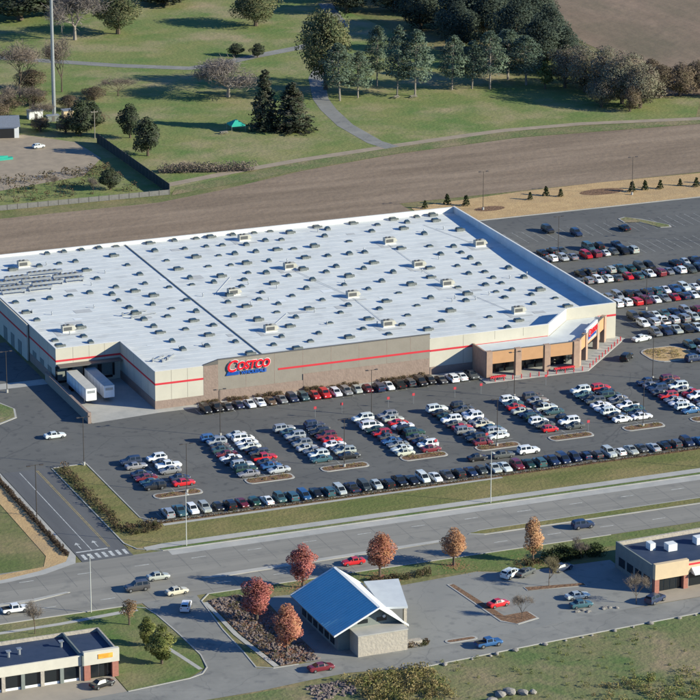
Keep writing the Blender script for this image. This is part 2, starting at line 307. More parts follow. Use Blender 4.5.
# medians
def island(name, pts, top, h=.15, shrink=.35):
    k = tag(MB().prism(pts, .01, h).build(name, M['concrete']), kind='structure')
    c = Vector((sum(p[0] for p in pts)/len(pts), sum(p[1] for p in pts)/len(pts)))
    q = []
    for p in pts:
        d = Vector(p)-c
        q.append(tuple(c + Vector((math.copysign(max(abs(d.x)-shrink, .05), d.x), math.copysign(max(abs(d.y)-shrink, .05), d.y)))))
    MB().face([(x, y, h+.012) for x, y in q]).build('planting_bed', top, k)
    return k
island('grass_median', [(33, -100.4), (36, -99), (70, -98.6), (400, -97.6), (400, -101.4), (70, -101.8), (36, -101.8)], M['verge'])
island('concrete_median', [(-26, -103.2), (-22, -102.3), (30, -101.2), (30, -102.3), (-22, -103.9)], M['concrete'])
island('concrete_median', [(-300, -102.4), (-60, -101.4), (-53, -100.2), (-52.3, -100.7), (-60, -102.6), (-300, -104.4)], M['concrete'])
def rounded(x0, x1, y0, y1, r=1.0, n=4):
    P = []
    for cx, cy, a in ((x1-r, y0+r, -90), (x1-r, y1-r, 0), (x0+r, y1-r, 90), (x0+r, y0+r, 180)):
        for i in range(n+1): t = math.radians(a+90*i/n); P.append((cx+r*math.cos(t), cy+r*math.sin(t)))
    return P
ROWX = [(-17.2, -11.0), (4.1, 10.4), (21.9, 28.2), (40.6, 46.8), (58.5, 64.3), (76.3, 82.3), (94.6, 100.0), (111.6, 117.6)]
IY = [(-56.8, -53.6), (-55.4, -51.7)] + [(-54.2, -50.8)]*6
for (a, b), (y0, y1) in zip(ROWX, IY): island('lot_island', rounded(a-2.2, b+2.4, y0, y1, 1.2), M['mulch'])
island('lot_island', rounded(121.5, 133, -11.8, -.8, 3.5), M['tan'])
island('lot_island', [(171, 104.5), (175, 103.5), (178, 96.2), (181, 95.6), (181.5, 97.5), (177, 106), (173.5, 109.5), (171.2, 108.5)], M['scrub'])
island('lot_island', [(196, 92), (206, 90), (206, 94), (197, 95.5)], M['scrub'])
island('lot_island', [(-80, 1), (-38, 1.5), (-31, 6), (-29.6, 12), (-32, 19), (-38, 24), (-80, 26)], M['scrub'])
island('yard_divider', [(17.6, -124.6), (18.6, -124.6), (20.9, -144), (26.6, -143.6), (27, -147.2), (22, -148.6), (19.4, -146)], M['mulch'])
island('yard_island', [(31, -131.5), (43, -134), (43, -135.3), (31, -133.3)], M['mulch'], shrink=.15)
island('yard_island', rounded(5.5, 12, -152.4, -150.6, .8), M['mulch'])
# painted markings
mb = MB()
for r, (a, b) in enumerate(ROWX):
    y0 = -24.1 if r else -32.4; n = 10 if r else 8
    for i in range(n+1):
        y = y0 - i*2.75; mb.face([(a-2.7, y-.06, .052), (b+2.7, y-.06, .052), (b+2.7, y+.06, .052), (a-2.7, y+.06, .052)])
    mb.face([((a+b)/2-.06, y0, .05), ((a+b)/2+.06, y0, .05), ((a+b)/2+.06, y0-n*2.75, .05), ((a+b)/2-.06, y0-n*2.75, .05)])
def xline(yc, h, x0, x1, step=2.75):
    x = x0
    while x <= x1: mb.face([(x-.06, yc-h, .052), (x+.06, yc-h, .052), (x+.06, yc+h, .052), (x-.06, yc+h, .052)]); x += step
xline(-5.7, 2.6, 8.4, 78, 2.65); xline(-67, 2.6, -22, 112)
for yc in (101, 80.5, 58.7, 37.3, 19.5): xline(yc, 5.4, 130, 196)
tag(mb.build('stall_lines', M['stall']), kind='structure')
mb = MB()
for i in range(7): x = -44.2+i*1.45; mb.prism([(x, -84.8), (x+.7, -84.8), (x+.7, -82), (x, -82)], .05, .068)
for x in (-41.2,): mb.prism(rect(x-.08, x+.08, -80, -30), .05, .068)
mb.prism(rect(-44.6, -37.9, -80.6, -80.1), .05, .069)
for cx in (-43, -39.4): mb.prism([(cx-.1, -78.8), (cx+.1, -78.8), (cx+.1, -76.2), (cx+.6, -76.2), (cx, -75), (cx-.6, -76.2), (cx-.1, -76.2)], .05, .067)
for y in (-91.9, -106.6):
    x = -300
    while x < 300: mb.prism(rect(x, x+3, y-.08, y+.08), .03, .05); x += 12
tag(mb.build('white_road_markings', M['paint']), kind='structure')
mb = MB(); R = random.Random(8); x = -80
while x < 160:
    for y0, y1 in ((-98.4, -88.9), (-111, -102.2)): mb.face([(x-.04, y0, .0445), (x+.04, y0, .0445), (x+.04, y1, .0445), (x-.04, y1, .0445)])
    x += 6+R.uniform(-.1, .1)
for y in (-95.2, -109.2): mb.face([(-80, y-.04, .0448), (160, y-.04, .0448), (160, y+.04, .0448), (-80, y+.04, .0448)])
tag(mb.build('road_joints', M['roadjoint']), kind='structure')
mb = MB()
for x in (-37.6, -37.25): mb.prism(rect(x, x+.14, -79.6, -30), .05, .068)
tag(mb.build('yellow_road_markings', M['yellow']), kind='structure')

# ---------------------------------------------------------------- warehouse
H, H2, W, D, LX, DY = 9.0, 10.0, 121.4, 107.0, -15.7, 25.0
def rz(x, y=0): return 8.35 - (x+16)*.0146*(1-.55*max(0, (y-60)/47))   # gentle fall to the entrance side, easing towards the rear
wh = thing('warehouse', 'huge flat white-roofed warehouse store with cream and brown walls and red sign', 'warehouse')
mb = MB()  # roof deck (sloping gently to the entrance side)
rp = [(.3, .3), (98.3, .3), (107.9, 10.3), (W-.3, 10.3), (W-.3, 60), (LX+.3, 60), (LX+.3, DY+.3), (.3, DY+.3)]
mb.face([(x, y, rz(x)) for x, y in rp])
gx = [LX+.3+(W-.6-LX)*i/24 for i in range(25)]; gy = [60+(D-.3-60)*i/6 for i in range(7)]
for i in range(24):
    for j in range(6): mb.face([(a, b, rz(a, b)) for a, b in ((gx[i], gy[j]), (gx[i+1], gy[j]), (gx[i+1], gy[j+1]), (gx[i], gy[j+1]))])
roof = mb.build('roof', M['roof'], wh)
def wseg(name, mlist, segs, t=.35):
    mb = MB()
    for (p, q, z0, z1, *r) in segs: mb.wall(p, q, z0, z1, t, r[0] if r else 0, r[1] if len(r) > 1 else None)
    return mb.build(name, mlist, wh)
for sg in (((0, 0), (11.65, 0), 0, H), ((67.9, 0), (98.6, 0), 0, H)): wseg('front_wall', M['cream'], [sg])
wseg('block_wall', M['taupe'], [((15.2, 0), (67.9, 0), 0, H2)])
wseg('block_pier', M['pinkblock'], [((11.65, -.03), (15.2, -.03), 0, 9.1, 0, H2)])
for sg in (((98.6, 0), (108.1, 10), 0, H), ((108.1, 10), (W, 10), 0, H)): wseg('splayed_wall', M['cream'], [sg])
wseg('side_wall', M['cream'], [((W, 10.353), (W, D-.353), 0, H)])
wseg('rear_wall', M['parapet'], [((W, D), (LX, D), 0, H-.15)])
for sg in [((LX, D-.353), (LX, 46), 0, H), ((LX-.6, 70), (LX-.6, 46), 0, H-.02), ((LX, 46), (LX, DY), 0, H), ((LX+.353, DY), (0, DY), 0, H), ((0, DY), (0, .353), 0, H)]: wseg('dock_side_wall', M['cream'], [sg])
MB().box(W-.42, W-.352, 10.5, D-.5, 6.0, H-.003).build('parapet_lining', M['roof'], wh)
# lower brick courses stand a little proud
for b in ((15.3, 36, -.12, -.002, 0, 2.7), (36.002, 67.8, -.16, -.002, 0, 4.2)): MB().box(*b).build('lower_block', M['pinkblock'], wh)
for b in ((-.1, 11.6, -.1, -.002, 0, 2.0), (-.1, -.002, -.001, 24.9, 0, 2.0), (68, 79, -.1, -.002, 0, 2.0), (LX-.1, LX-.002, 25, 45.9, 0, 2.0)): MB().box(*b).build('base_course', M['pinkblock'], wh)
# red stripes
for b in ((0, 11.6, -.06, -.004, 5.75, 6.2), (29.9, 67.9, -.06, -.004, 5.85, 6.3), (68, 98.4, -.06, -.004, 5.75, 6.2), (-.06, -.004, 0, 24.9, 5.75, 6.2), (LX, -.07, 24.94, 24.996, 5.75, 6.2),
   (LX-.06, LX-.004, 25, 45.9, 5.75, 6.2), (LX-.67, LX-.604, 46, 70, 5.75, 6.2), (116.5, W, 9.94, 9.996, 5.75, 6.2)): MB().box(*b).build('red_stripe', M['red'], wh)
mb = MB()
mb.prism([(11.6, -.1), (15.2, -.1), (15.2, .45), (11.6, .45)], 9.02, [9.2, 10.1, 10.1, 9.2]); mb.box(15.2, 68, -.1, .45, H2+.002, H2+.14)
mb.build('dark_coping', M['coping'], wh)
for x in (3.9, 7.8, 76.5, 84.6, 92): MB().box(x-.05, x+.05, -.012, -.001, 2.02 if x < 79 else 6.9, H-.02).build('panel_joint', M['joint'], wh)
for x in (22, 29, 36, 43, 50, 57, 63): MB().box(x-.04, x+.04, -.014, -.001, 2.72 if x < 36 else 4.22, H2-.02).build('panel_joint', M['pinkblock'], wh)
for y in (5, 10, 15, 20): MB().box(-.012, -.001, y-.05, y+.05, 2.02, H-.02).build('panel_joint', M['joint'], wh)
for y in (31, 38): MB().box(LX-.012, LX-.001, y-.05, y+.05, 2.02, H-.02).build('panel_joint', M['joint'], wh)
for x in (-11.5, -7.6, -3.8): MB().box(x-.05, x+.05, DY-.012, DY-.001, 5.3, H-.02).build('panel_joint', M['joint'], wh)
mb = MB()
def cop(p, q, z):
    p = Vector(p); q = Vector(q); d = (q-p).normalized(); n = Vector((-d.y, d.x)); mb.prism([p-n*.05, q-n*.05, q+n*.42, p+n*.42], z, z+.08)
cop((0, 0), (11.55, 0), H); cop((68.05, 0), (98.6, 0), H); cop((98.7, .1), (108, 9.9), H+.003); cop((108.2, 10), (W, 10), H); cop((W, 10.4), (W, D), H+.002)
cop((W-.5, D), (LX, D), H-.147); cop((LX, D-.5), (LX, 46), H+.001); cop((LX, 45.9), (LX, DY), H+.001); cop((LX+.45, DY), (-.1, DY), H+.004); cop((0, DY-.1), (0, .45), H+.001)
mb.build('coping', M['parapet'], wh)
# expansion joint on the roof
MB().prism([(28.42, .5), (28.68, .5), (28.68, 60), (28.42, 60)], 7.4, 7.88).prism([(28.42, 60.001), (28.68, 60.001), (28.68, D-.5), (28.42, D-.5)], 7.4, [rz(28.5, 60)+.18, rz(28.5, 60)+.18, rz(28.5, D)+.18, rz(28.5, D)+.18]).build('expansion_joint', M['ventgrey'], roof)
mb = MB()  # membrane seams: thin welded laps
for i in range(1, 34):
    y = .4+i*3.1
    xa = LX+.4 if y > DY+.5 else .4; xb = W-.4 if y > 10.5 else 98
    mb.prism([(xa, y), (xb, y), (xb, y+.12), (xa, y+.12)], 6, [rz(xa, y)+.015, rz(xb, y)+.015, rz(xb, y+.12)+.015, rz(xa, y+.12)+.015])
mb.build('membrane_lap', M['parapet'], roof)
SKY = [(7.2, 105.3), (11.8, 105.6), (16.6, 105.8), (21.3, 105.9), (25.9, 105.9), (2, 95.2), (7.4, 95.7), (11.8, 96), (12.2, 79.7), (-12.9, 66.3), (-8.5, 66.8), (-4.1, 66.8), (1.3, 67.6), (6.6, 68.3), (11.3, 65.1), (14.2, 70.8), (11.2, 59.9), (-12.4, 50.4), (-6, 34), (-13.3, 33.2), (-5.9, 28.9), (41.7, 105.7), (47.7, 105.7), (33.8, 98.4), (41.8, 97.9), (47.7, 98), (23.2, 88.6), (33.8, 89.1), (23.4, 79.6), (22, 71.4), (26.6, 66.5), (34.1, 72.3), (32.7, 66.9), (42, 80.7), (26.9, 54.6), (21.2, 49.1), (25.8, 44.4), (11.7, 53.1), (17.9, 53.7), (18, 43), (11.8, 42.4), (12.1, 36), (18.5, 31.5), (38.5, 66.9), (25.8, 32.3), (12.3, 23.4), (12.5, 16.4), (18.7, 17.1), (26.2, 18.1), (33, 38), (35.8, 49.5), (57.8, 105.7), (63.7, 105.6), (68.2, 105.6), (51.9, 97.5), (57.9, 95.9), (63.9, 97.8), (68.1, 97.2), (47.9, 89.1), (52.2, 89), (57.9, 88.9), (68.1, 88.4), (47.7, 79.9), (49.5, 72.1), (58.1, 80.1), (53.7, 70.3), (58.1, 66.3), (46.4, 66.6), (43.8, 61.4), (58.2, 54.3), (46.7, 54.8), (43.8, 49.3), (52.6, 49.5), (46.9, 44.1), (44, 37.6), (46.8, 32.1), (62.5, 61), (68.3, 66.3), (72.5, 70), (58.3, 43.8), (58.4, 32.2), (52.7, 25), (47.1, 18), (42.8, 12.5), (37.8, 18.3), (33.7, 12.8), (68.3, 54.4), (62.5, 37.3), (83, 102.3), (79.9, 96.5), (84.2, 90.2), (79.9, 79.4), (74.1, 79.7), (78.4, 66.1), (84.2, 79.5), (93.3, 96.8), (97.1, 102), (84.2, 60.7), (78.4, 54.2), (72.6, 49), (78.4, 43.4), (68.5, 32.1), (105.3, 101.4), (109.8, 105.4), (78.3, 31.7), (72.8, 24.7), (68.4, 17.8), (62.5, 11.9), (58.4, 17.8), (84, 36.6), (78.5, 17.5), (102.1, 71.8), (102, 61), (94.2, 43.1), (105.4, 90.1), (102.3, 79.4), (108, 77), (107.8, 71.5), (107.8, 66.1), (107.7, 60.7), (101.8, 53.5), (106.3, 53.6), (106.1, 48.1), (101.6, 42.8), (106, 42.9), (105.9, 36.4), (101.5, 36.3), (101.5, 31.1), (91.2, 31.5), (113.4, 54.8), (90.9, 16.9), (113.5, 45.8), (108.7, 31.1), (113, 26.4), (105.7, 23.7), (84, 11.4), (91.1, 6.9)]
VENT = [(22.3, 97.6), (11.7, 87.4), (-13.1, 57.2), (-4.8, 40.7), (-5.5, 94.1), (-13.8, 28.4), (34.8, 105.6), (51.5, 105.6), (41.6, 89.4), (33.7, 80.7), (17.3, 65.9), (20.3, 60.7), (11.3, 47.6), (22.4, 37.3), (11.7, 30.9), (21.9, 25.1), (38.2, 55.1), (72.4, 102.5), (63.6, 89), (51.8, 79.9), (41.8, 71.1), (52, 61.1), (38.6, 44.6), (37.2, 32.8), (67.8, 79.8), (63.4, 70.2), (52.1, 37.6), (42.5, 25.5), (25.8, 7.8), (37.6, 8.2), (72.1, 60.9), (52.4, 12.4), (81, 105.2), (91.3, 105.2), (102.8, 105.2), (101.9, 96.2), (73.7, 88.5), (94.2, 79.7), (82.5, 69.9), (72.4, 37.4), (83.9, 48.9), (62.5, 24.9), (94.3, 61.3), (91.2, 53.5), (72.5, 12.1), (83.8, 24.5), (93.7, 36.6), (112.9, 100.3), (114.2, 105.2), (115.4, 90.2), (96, 11.7), (112.5, 18.9), (112.2, 33.9)]
RTU = [(-1.8, 96.5), (-8.2, 39.4), (39.5, 55.7), (58.9, 100.5), (60.7, 72.4), (37, 23.8), (93.5, 85.5), (92.4, 63.8), (66.3, 44.1), (92.3, 45.6), (64.9, 18.3), (114.9, 76), (99.1, 18.2)]
def dome(wx, wy, hk, hd):
    mb = MB(); mb.box(-wx/2, wx/2, -wy/2, wy/2, -.3, hk, 1)
    a, b = wx/2-.06, wy/2-.06
    lo = [(-a, -b, hk+.002), (a, -b, hk+.002), (a, b, hk+.002), (-a, b, hk+.002)]; hi = [(x*.6, y*.6, hk+hd) for x, y, z in lo]
    mb.face(hi, 0)
    for i in range(4): j = (i+1) % 4; mb.face([lo[i], lo[j], hi[j], hi[i]], 0)
    return mb
skm = dome(1.35, 1.5, .38, .3).mesh('skylight', [M['skyl'], M['skykerb']])
skm2 = dome(1.5, 1.15, .3, .2).mesh('skylight', [M['skyl'], M['ventgrey']])
for x, y in SKY:
    o = link('skylight', skm if rnd.random() < .72 else skm2, roof, (x, y, rz(x, y))); o.rotation_euler = (0, 0, rnd.uniform(-.06, .06)); o.scale = (rnd.uniform(.85, 1.1), rnd.uniform(.85, 1.1), rnd.uniform(.8, 1.35))
vm = MB(); vm.box(-.9, .9, -.75, .75, -.3, .55, 0); vm.box(-.75, .75, -.6, .6, .552, .75, 1); vm.box(.92, 1.6, -.3, .3, -.2, .4, 0)
vmm = vm.mesh('roof_vent', [M['ventgrey'], M['skyl']])
for i, (x, y) in enumerate(VENT):
    o = link('roof_vent', vmm, roof, (x, y, rz(x, y))); o.scale = (1, 1, rnd.uniform(.85, 1.3))
def rtu_meshes():
    P = []
    mb = MB(); mb.box(-2.1, 2.1, -1.15, 1.15, .3, 2.0); P.append(('cabinet', mb.mesh('cabinet', M['hvac'])))
    mb = MB(); mb.box(-2.2, 2.2, -1.25, 1.25, -.5, .298); P.append(('roof_curb', mb.mesh('roof_curb', M['parapet'])))
    mb = MB(); mb.prism([(2.102, -.9), (2.9, -.9), (2.9, .9), (2.102, .9)], .7, [1.9, 1.1, 1.1, 1.9]); P.append(('intake_hood', mb.mesh('intake_hood', M['hvac'])))
    for s in (-1.2, .2):
        mb = MB(); mb.tube((s, 0, 2.002), (s, 0, 2.28), .55, .5, 10, 0, True); P.append(('fan', mb.mesh('fan', M['hvacdark'])))
    mb = MB(); mb.box(-1.8, 1.2, -1.175, -1.152, .6, 1.7); P.append(('grille', mb.mesh('grille', M['hvacdark'])))
    return P
RP = rtu_meshes()
RL_ = {0: 'beside the long condenser banks', 1: 'above the truck dock', 2: 'touching the dark roof joint', 3: 'third from the front wall in the middle line, by the rear parapet', 4: 'third from the front wall in the middle line',
 5: 'between store sign and dark roof joint', 6: 'rearmost in the line before the entrance', 7: 'third in the line behind the entrance canopy', 8: 'second from the front wall in the middle line', 9: 'second in the line behind the entrance canopy',
 10: 'right behind the brown front wall, middle line', 11: 'against the tall side parapet', 12: 'right behind the entrance canopy'}
for i, (x, y) in enumerate(RTU):
    t = thing('rooftop_unit', 'beige boxy rooftop unit ' + RL_[i].replace('third from the front wall in the middle line, by the rear parapet', 'near the rear parapet in the middle line'), 'air conditioner', (x, y, rz(x, y)), 0, 'rooftop units on the warehouse')
    t.scale = (.68, .74, .78)
    for n, me in RP: link(n, me, t)
# refrigeration racks at the dock end of the roof
for i, (x0, x1, y) in enumerate([(-10, -4, 85.5), (-3.5, 5.5, 87.5), (-13, -7.5, 82), (-6.5, 1, 82.4), (1.8, 9.5, 83.2), (-13.5, -6, 77.6), (-5, 3, 78.6), (3.8, 8.6, 79.4), (-14, -8, 74.2), (-7, -1, 75)]):
    t = thing('condenser_rack', 'low grey refrigeration condenser bank on the warehouse roof above the dock', 'condenser', (x0, y, rz(x0, y)), 0, 'condensers on the roof')
    L = x1-x0; mb = MB(); mb.box(0, L, -.55, .55, .45, 1.05); mb.build('coil_housing', M['steel'], t)
    for k in range(int(L/1.3)): MB().tube((.7+k*1.3, 0, 1.052), (.7+k*1.3, 0, 1.2), .42, .42, 8, 0, True).build('fan', M['hvacdark'], t)
    for sx in (.3, L-.3): MB().box(sx-.1, sx+.1, -.5, .5, -.25, .448).build('leg', M['steel'], t)
for i, (x0, y0, x1, y1) in enumerate([(8, 47, 14.5, 49), (9.5, 44.6, 16, 46.4), (3, 10, 6.5, 13), (5, 9, 8, 12), (6.5, 10, 9, 13)]):
    mb = MB(); mb.tube((x0, y0, rz(x0)+.35), (x1, y1, rz(x1)+.35), .16, .16, 6); mb.box(x0-.2, x0+.2, y0-.2, y0+.2, rz(x0)-.2, rz(x0)+.9); mb.box(x1-.15, x1+.15, y1-.15, y1+.15, rz(x1)-.2, rz(x1)+.35)
    mb.build('roof_pipe', M['steel'], roof)
R = random.Random(21)
pm = MB().tube((0, 0, -.3), (0, 0, .75), .12, .12, 7, 0, True).tube((0, 0, .72), (0, 0, .85), .2, .16, 7, 0, True).mesh('vent_pipe', M['steel'])
for _ in range(34): x = R.uniform(-12, 116); y = R.uniform(30, 102) if x < 2 else R.uniform(14, 102); link('vent_pipe', pm, roof, (x, y, rz(x, y)))
def flat(x0, x1, y0, y1, name, m): MB().face([(x0, y0, rz(x0, y0)+.03), (x1, y0, rz(x1, y0)+.03), (x1, y1, rz(x1, y1)+.03), (x0, y1, rz(x0, y1)+.03)]).build(name, m, roof)
for _ in range(26): x = R.uniform(-10, 108); y = R.uniform(30, 98) if x < 2 else R.uniform(14, 98); flat(x, x+R.uniform(1, 4.5), y, y+R.uniform(.8, 2.6), 'membrane_patch', M['patchw'] if R.random() < .5 else M['patchg'])
for x, y in RTU: flat(x-3.4, x-2.2, y-2.2, y+2.2, 'walk_pad', M['patchg']) ; flat(x-3.4, x+2.6, y-3.2, y-2.3, 'walk_pad', M['patchg'])
for x, y, x1, y1 in [(61, 71.4, 66, 44.8), (92.4, 64.8, 92.8, 84.4), (35, 56.6, 44, 70), (65, 19.4, 66.2, 43), (37, 24.8, 46, 36), (92.2, 46.8, 92.4, 62.8), (98, 19.4, 93, 44.6), (114.4, 77, 108.6, 98)]:
    MB().tube((x, y, rz(x, y)+.12), (x1, y1, rz(x1, y1)+.12), .04, .04, 5).build('gas_pipe', M['patchg'], roof)
# loading dock
for i in range(4):
    x = -14.2+i*3.6
    d = MB().box(x-1.35, x+1.35, 24.9, 24.99, 1.3, 4.3).build('dock_door', M['greyclad'], wh)
    MB().box(x-1.75, x+1.75, 24.3, 24.88, 4.3, 4.75).box(x-1.75, x-1.4, 24.3, 24.88, 1.2, 4.298).box(x+1.4, x+1.75, 24.3, 24.88, 1.2, 4.298).build('dock_seal', M['dark'], d)
    MB().box(x-1.3, x+1.3, 24.5, 24.98, .75, 1.18).build('bumper', M['tyre'], d)
MB().box(LX+.2, -.3, 22.6, 24.97, 4.9, 5.2).build('dock_canopy', M['coping'], wh)
for y in (30, 36, 42, 52, 58, 64):
    x = LX-.02 if y < 46 else LX-.62
    MB().box(x-.06, x, y-1.4, y+1.4, .1, 3.4).build('side_door', M['greyclad'], wh)
wl = tag(MB().box(-17.2, -16.75, -3.2, 29, 0, 2.3).build('dock_screen_wall', M['taupe']), 'long brown screen wall beside the sunken truck dock', 'wall')
MB().box(-17.3, -16.65, -3.4, 29.1, 2.302, 2.42).build('coping', M['pinkblock'], wl)
MB().box(-17.35, -16.6, -4, -3.21, 0, 2.6).build('end_pier', M['pinkblock'], wl)
# store sign (front and entrance)
FONT = None
def text_mesh(s, size, depth, shear=0, space=1, off=0):
    cu = bpy.data.curves.new('txt', 'FONT'); cu.body = s; cu.size = size; cu.extrude = depth; cu.shear = shear; cu.space_character = space; cu.offset = off; cu.resolution_u = 3
    o = bpy.data.objects.new('txt', cu); col.objects.link(o); bpy.context.view_layer.update()
    me = bpy.data.meshes.new_from_object(o.evaluated_get(bpy.context.evaluated_depsgraph_get())); bpy.data.objects.remove(o)
    xs = [v.co.x for v in me.vertices]; return me, min(xs), max(xs)
def store_sign(loc, rzz, wid, label):
    t = thing('wall_sign', label, 'sign', loc, rzz)
    k = wid/11.0
    def put(s, size, x0, x1, z, m, name, depth, y, shear=.25, off=.03, out=None):
        me, a, b = text_mesh(s, size, depth, shear, .95, off); me.materials.clear(); me.materials.append(m)
        o = link(name, me, t); sc = (x1-x0)/(b-a); o.rotation_euler = (math.pi/2, 0, 0); o.scale = (sc*k, k, k); o.location = ((x0-a*sc)*k, y, z*k)
        return o
    put('C', 4.0, 0, 2.7, .15, M['redsign'], 'red_letter', .12, -.3, off=.07)
    put('OSTCO', 2.75, 2.5, 10.8, .5, M['redsign'], 'red_letters', .12, -.3, off=.09)
    put('C', 4.0, -.1, 2.85, .12, M['whitesign'], 'white_outline', .06, -.16, off=.17)
    put('OSTCO', 2.75, 2.35, 10.95, .47, M['whitesign'], 'white_outline', .06, -.16, off=.19)
    put('WHOLESALE', 1.15, 3.4, 9.9, -.75, M['bluesign'], 'blue_letters', .08, -.22, 0, .04)
    for i in range(3):
        mb = MB(); z = (-.72+i*.3)*k; x0 = (-.3+i*.15)*k; mb.prism([(x0, -.24), (3.1*k, -.24), (3.1*k, -.1), (x0, -.1)], z, z+.2*k); mb.build('speed_line', M['bluesign'], t)
    mb = MB(); mb.prism([(0.3*k, -.095), (10.4*k, -.095), (10.4*k, -.004), (.3*k, -.004)], .9*k, 1.1*k); mb.build('mounting_rail', M['steel'], t)
    return t
store_sign((17.4, -.02, 6.75), 0, 10.6, 'large red and blue lettered store sign on the long brown front wall')
# entrance canopy
en = thing('entrance_canopy', 'tan and brown entrance canopy with piers and grey roof before the warehouse corner', 'canopy', (0, 0, 0))
F = [(79.2, -7.8), (102.5, -8), (117.6, 8.2)]
CT = 6.6
mb = MB(); mb.face([(79.5, -7.4, CT-.7), (102.3, -7.6, CT-.7), (117, 8.3, CT-.7), (117.2, 9.9, CT-.5), (108.15, 9.9, CT-.5), (98.7, -.15, CT-.5), (79.5, -.15, CT-.5)])
mb.build('canopy_roof', M['canopyroof'], en)
def pt(a, b, t): return (a[0]+(b[0]-a[0])*t, a[1]+(b[1]-a[1])*t)
mb = MB(); mb.wall(F[0], F[1], 3.6, CT, .4); mb.wall(F[1], F[2], 3.6, CT, .4); mb.build('fascia', M['tanpanel'], en)
mb = MB(); mb.wall(pt(F[1], F[2], .3), pt(F[1], F[2], .72), 3.9, CT+.9, .5); mb.build('sign_panel', M['whitemetal'], en)
mb = MB(); mb.wall((79.2, -.05), (79.2, -7.8), 0, CT, -.4); mb.build('end_wall', M['brownpier'], en)
for a, b, ts in ((F[0], F[1], (.02, .34, .66, .985)), (F[1], F[2], (.06, .3, .72, .985))):
    d = (Vector(b)-Vector(a)).normalized(); n = Vector((-d.y, d.x))
    for t in ts:
        c = Vector(pt(a, b, t)); mb = MB()
        q = [c-d*.75-n*.25, c+d*.75-n*.25, c+d*.75+n*.9, c-d*.75+n*.9]
        mb.prism(q, .1, CT+.12); mb.build('pier', M['brownpier'], en)
for a, b in (((80.2, -4), (101, -4.2)), ((101.2, -4.1), (114.6, 9))):
    n = 8
    for i in range(n):
        p, q = pt(a, b, i/n+.012), pt(a, b, (i+1)/n-.012)
        MB().wall(p, q, .15, 3.5, .12).build('storefront_pane', M['glass'], en)
    MB().wall(pt(a, b, 0), pt(a, b, 1), 3.52, CT-.8, .3).build('storefront_header', M['brownpier'], en)
mb = MB(); mb.wall(F[0], F[1], CT+.002, CT+.1, .5); mb.wall(F[1], F[2], CT+.005, CT+.105, .5); mb.build('coping', M['coping'], en)
sgn_a = Vector(pt(F[1], F[2], .34)); sgd = (Vector(F[2])-Vector(F[1])).normalized(); sgn_n = Vector((sgd.y, -sgd.x))
store_sign((*(sgn_a+sgn_n*.08), 5.35), math.atan2(sgd.y, sgd.x), 7.0, 'small red and blue lettered store sign above the splayed warehouse entrance')
tag(MB().prism([(77.5, -.2), (77.5, -10.8), (103.8, -11.2), (123.3, 8.6), (121.6, 12), (121.5, 10), (108, 10), (98.6, 0)], .01, .18).build('entrance_walk', M['concrete']), kind='structure')
tag(MB().prism([(10, -2.9), (77.4, -2.9), (77.4, -.2), (10, -.2)], .01, .17).build('front_walk', M['concrete']), kind='structure')
for i in range(22):
    if i < 11: p = (80+i*2.25, -10.5-.02*i)
    else: p = pt((104.4, -10), (122.2, 8), (i-10.5)/11)
    t = thing('bollard', 'short red bollard on the concrete walk in front of the entrance canopy', 'bollard', (p[0], p[1], .17), 0, 'red bollards along the entrance walk')
    MB().tube((0, 0, 0), (0, 0, 1.0), .13, .13, 8, 0, True).build('post', M['red'], t); MB().tube((0, 0, .99), (0, 0, 1.1), .12, .05, 8, 0, True).build('cap', M['red'], t)
# nested trolleys near the entrance
def cart(x, y, i, rzv=0):
    t = thing('shopping_cart', 'red shopping cart nested in the line under the entrance canopy', 'cart', (x, y, .18), rzv, 'nested shopping carts')
    mb = MB(); mb.prism([(-.45, -.28), (.45, -.25), (.45, .25), (-.45, .28)], .55, [.95, .85, .85, .95]); mb.build('basket', M['red'], t)
    MB().box(-.4, .4, -.24, .24, .16, .22).box(-.42, -.36, -.26, .26, .2, .56).build('frame', M['steel'], t)
    MB().tube((-.55, -.26, 1.0), (-.55, .26, 1.0), .03, .03, 5).tube((-.55, 0, 1), (-.43, 0, .9), .02, .02, 4).build('handle', M['red'], t)
    for a, b in ((-.36, -.22), (.36, -.22), (-.36, .22), (.36, .22)): MB().tube((a, b-.02, .07), (a, b+.02, .07), .07, .07, 7, 0, True).tube((a, b, .07), (a, b, .18), .02, .02, 4).build('wheel', M['tyre'], t)
for i in range(9): cart(96.4+i*.55, -9.0, i)
for i in range(7): cart(79.5, -9.8+i*.01, i) if i == 0 else cart(79.5+i*.55, -9.3, i)
# planting beds along the front wall
def leaf_quads(mb, c, r, n, size, R, flat=.7):
    for _ in range(n):
        while True:
            p = Vector((R.uniform(-1, 1), R.uniform(-1, 1), R.uniform(-1, 1)))
            if p.length < 1: break
        p = p.normalized()*(p.length**.5)
        q = Vector((c[0]+p.x*r[0], c[1]+p.y*r[1], c[2]+p.z*r[2]))
        a = Vector((R.gauss(0, 1), R.gauss(0, 1), R.gauss(0, flat))).normalized(); b = a.orthogonal().normalized()
        b = (Matrix.Rotation(R.uniform(0, 6.28), 3, a) @ b); cc = a.cross(b); s = size*R.uniform(.6, 1.3)
        mb.face([q-b*s*.5-cc*s*.3, q+b*s*.1-cc*s*.5, q+b*s*.5+cc*s*.2, q-b*s*.1+cc*s*.5])
shrub_me = {}
def shrub_mesh(kind, v, n=220, size=.17):
    if (kind, v) not in shrub_me:
        mb = MB(); R = random.Random(v*31+len(kind))
        for _ in range(5): leaf_quads(mb, (R.uniform(-.35, .35), R.uniform(-.35, .35), R.uniform(.35, .7)), (.55, .55, .42), n//5, size, R)
        mb.tube((0, 0, 0), (0, 0, .5), .06, .03, 4)
        shrub_me[(kind, v)] = mb.mesh('shrub', LM[kind])
    return shrub_me[(kind, v)]
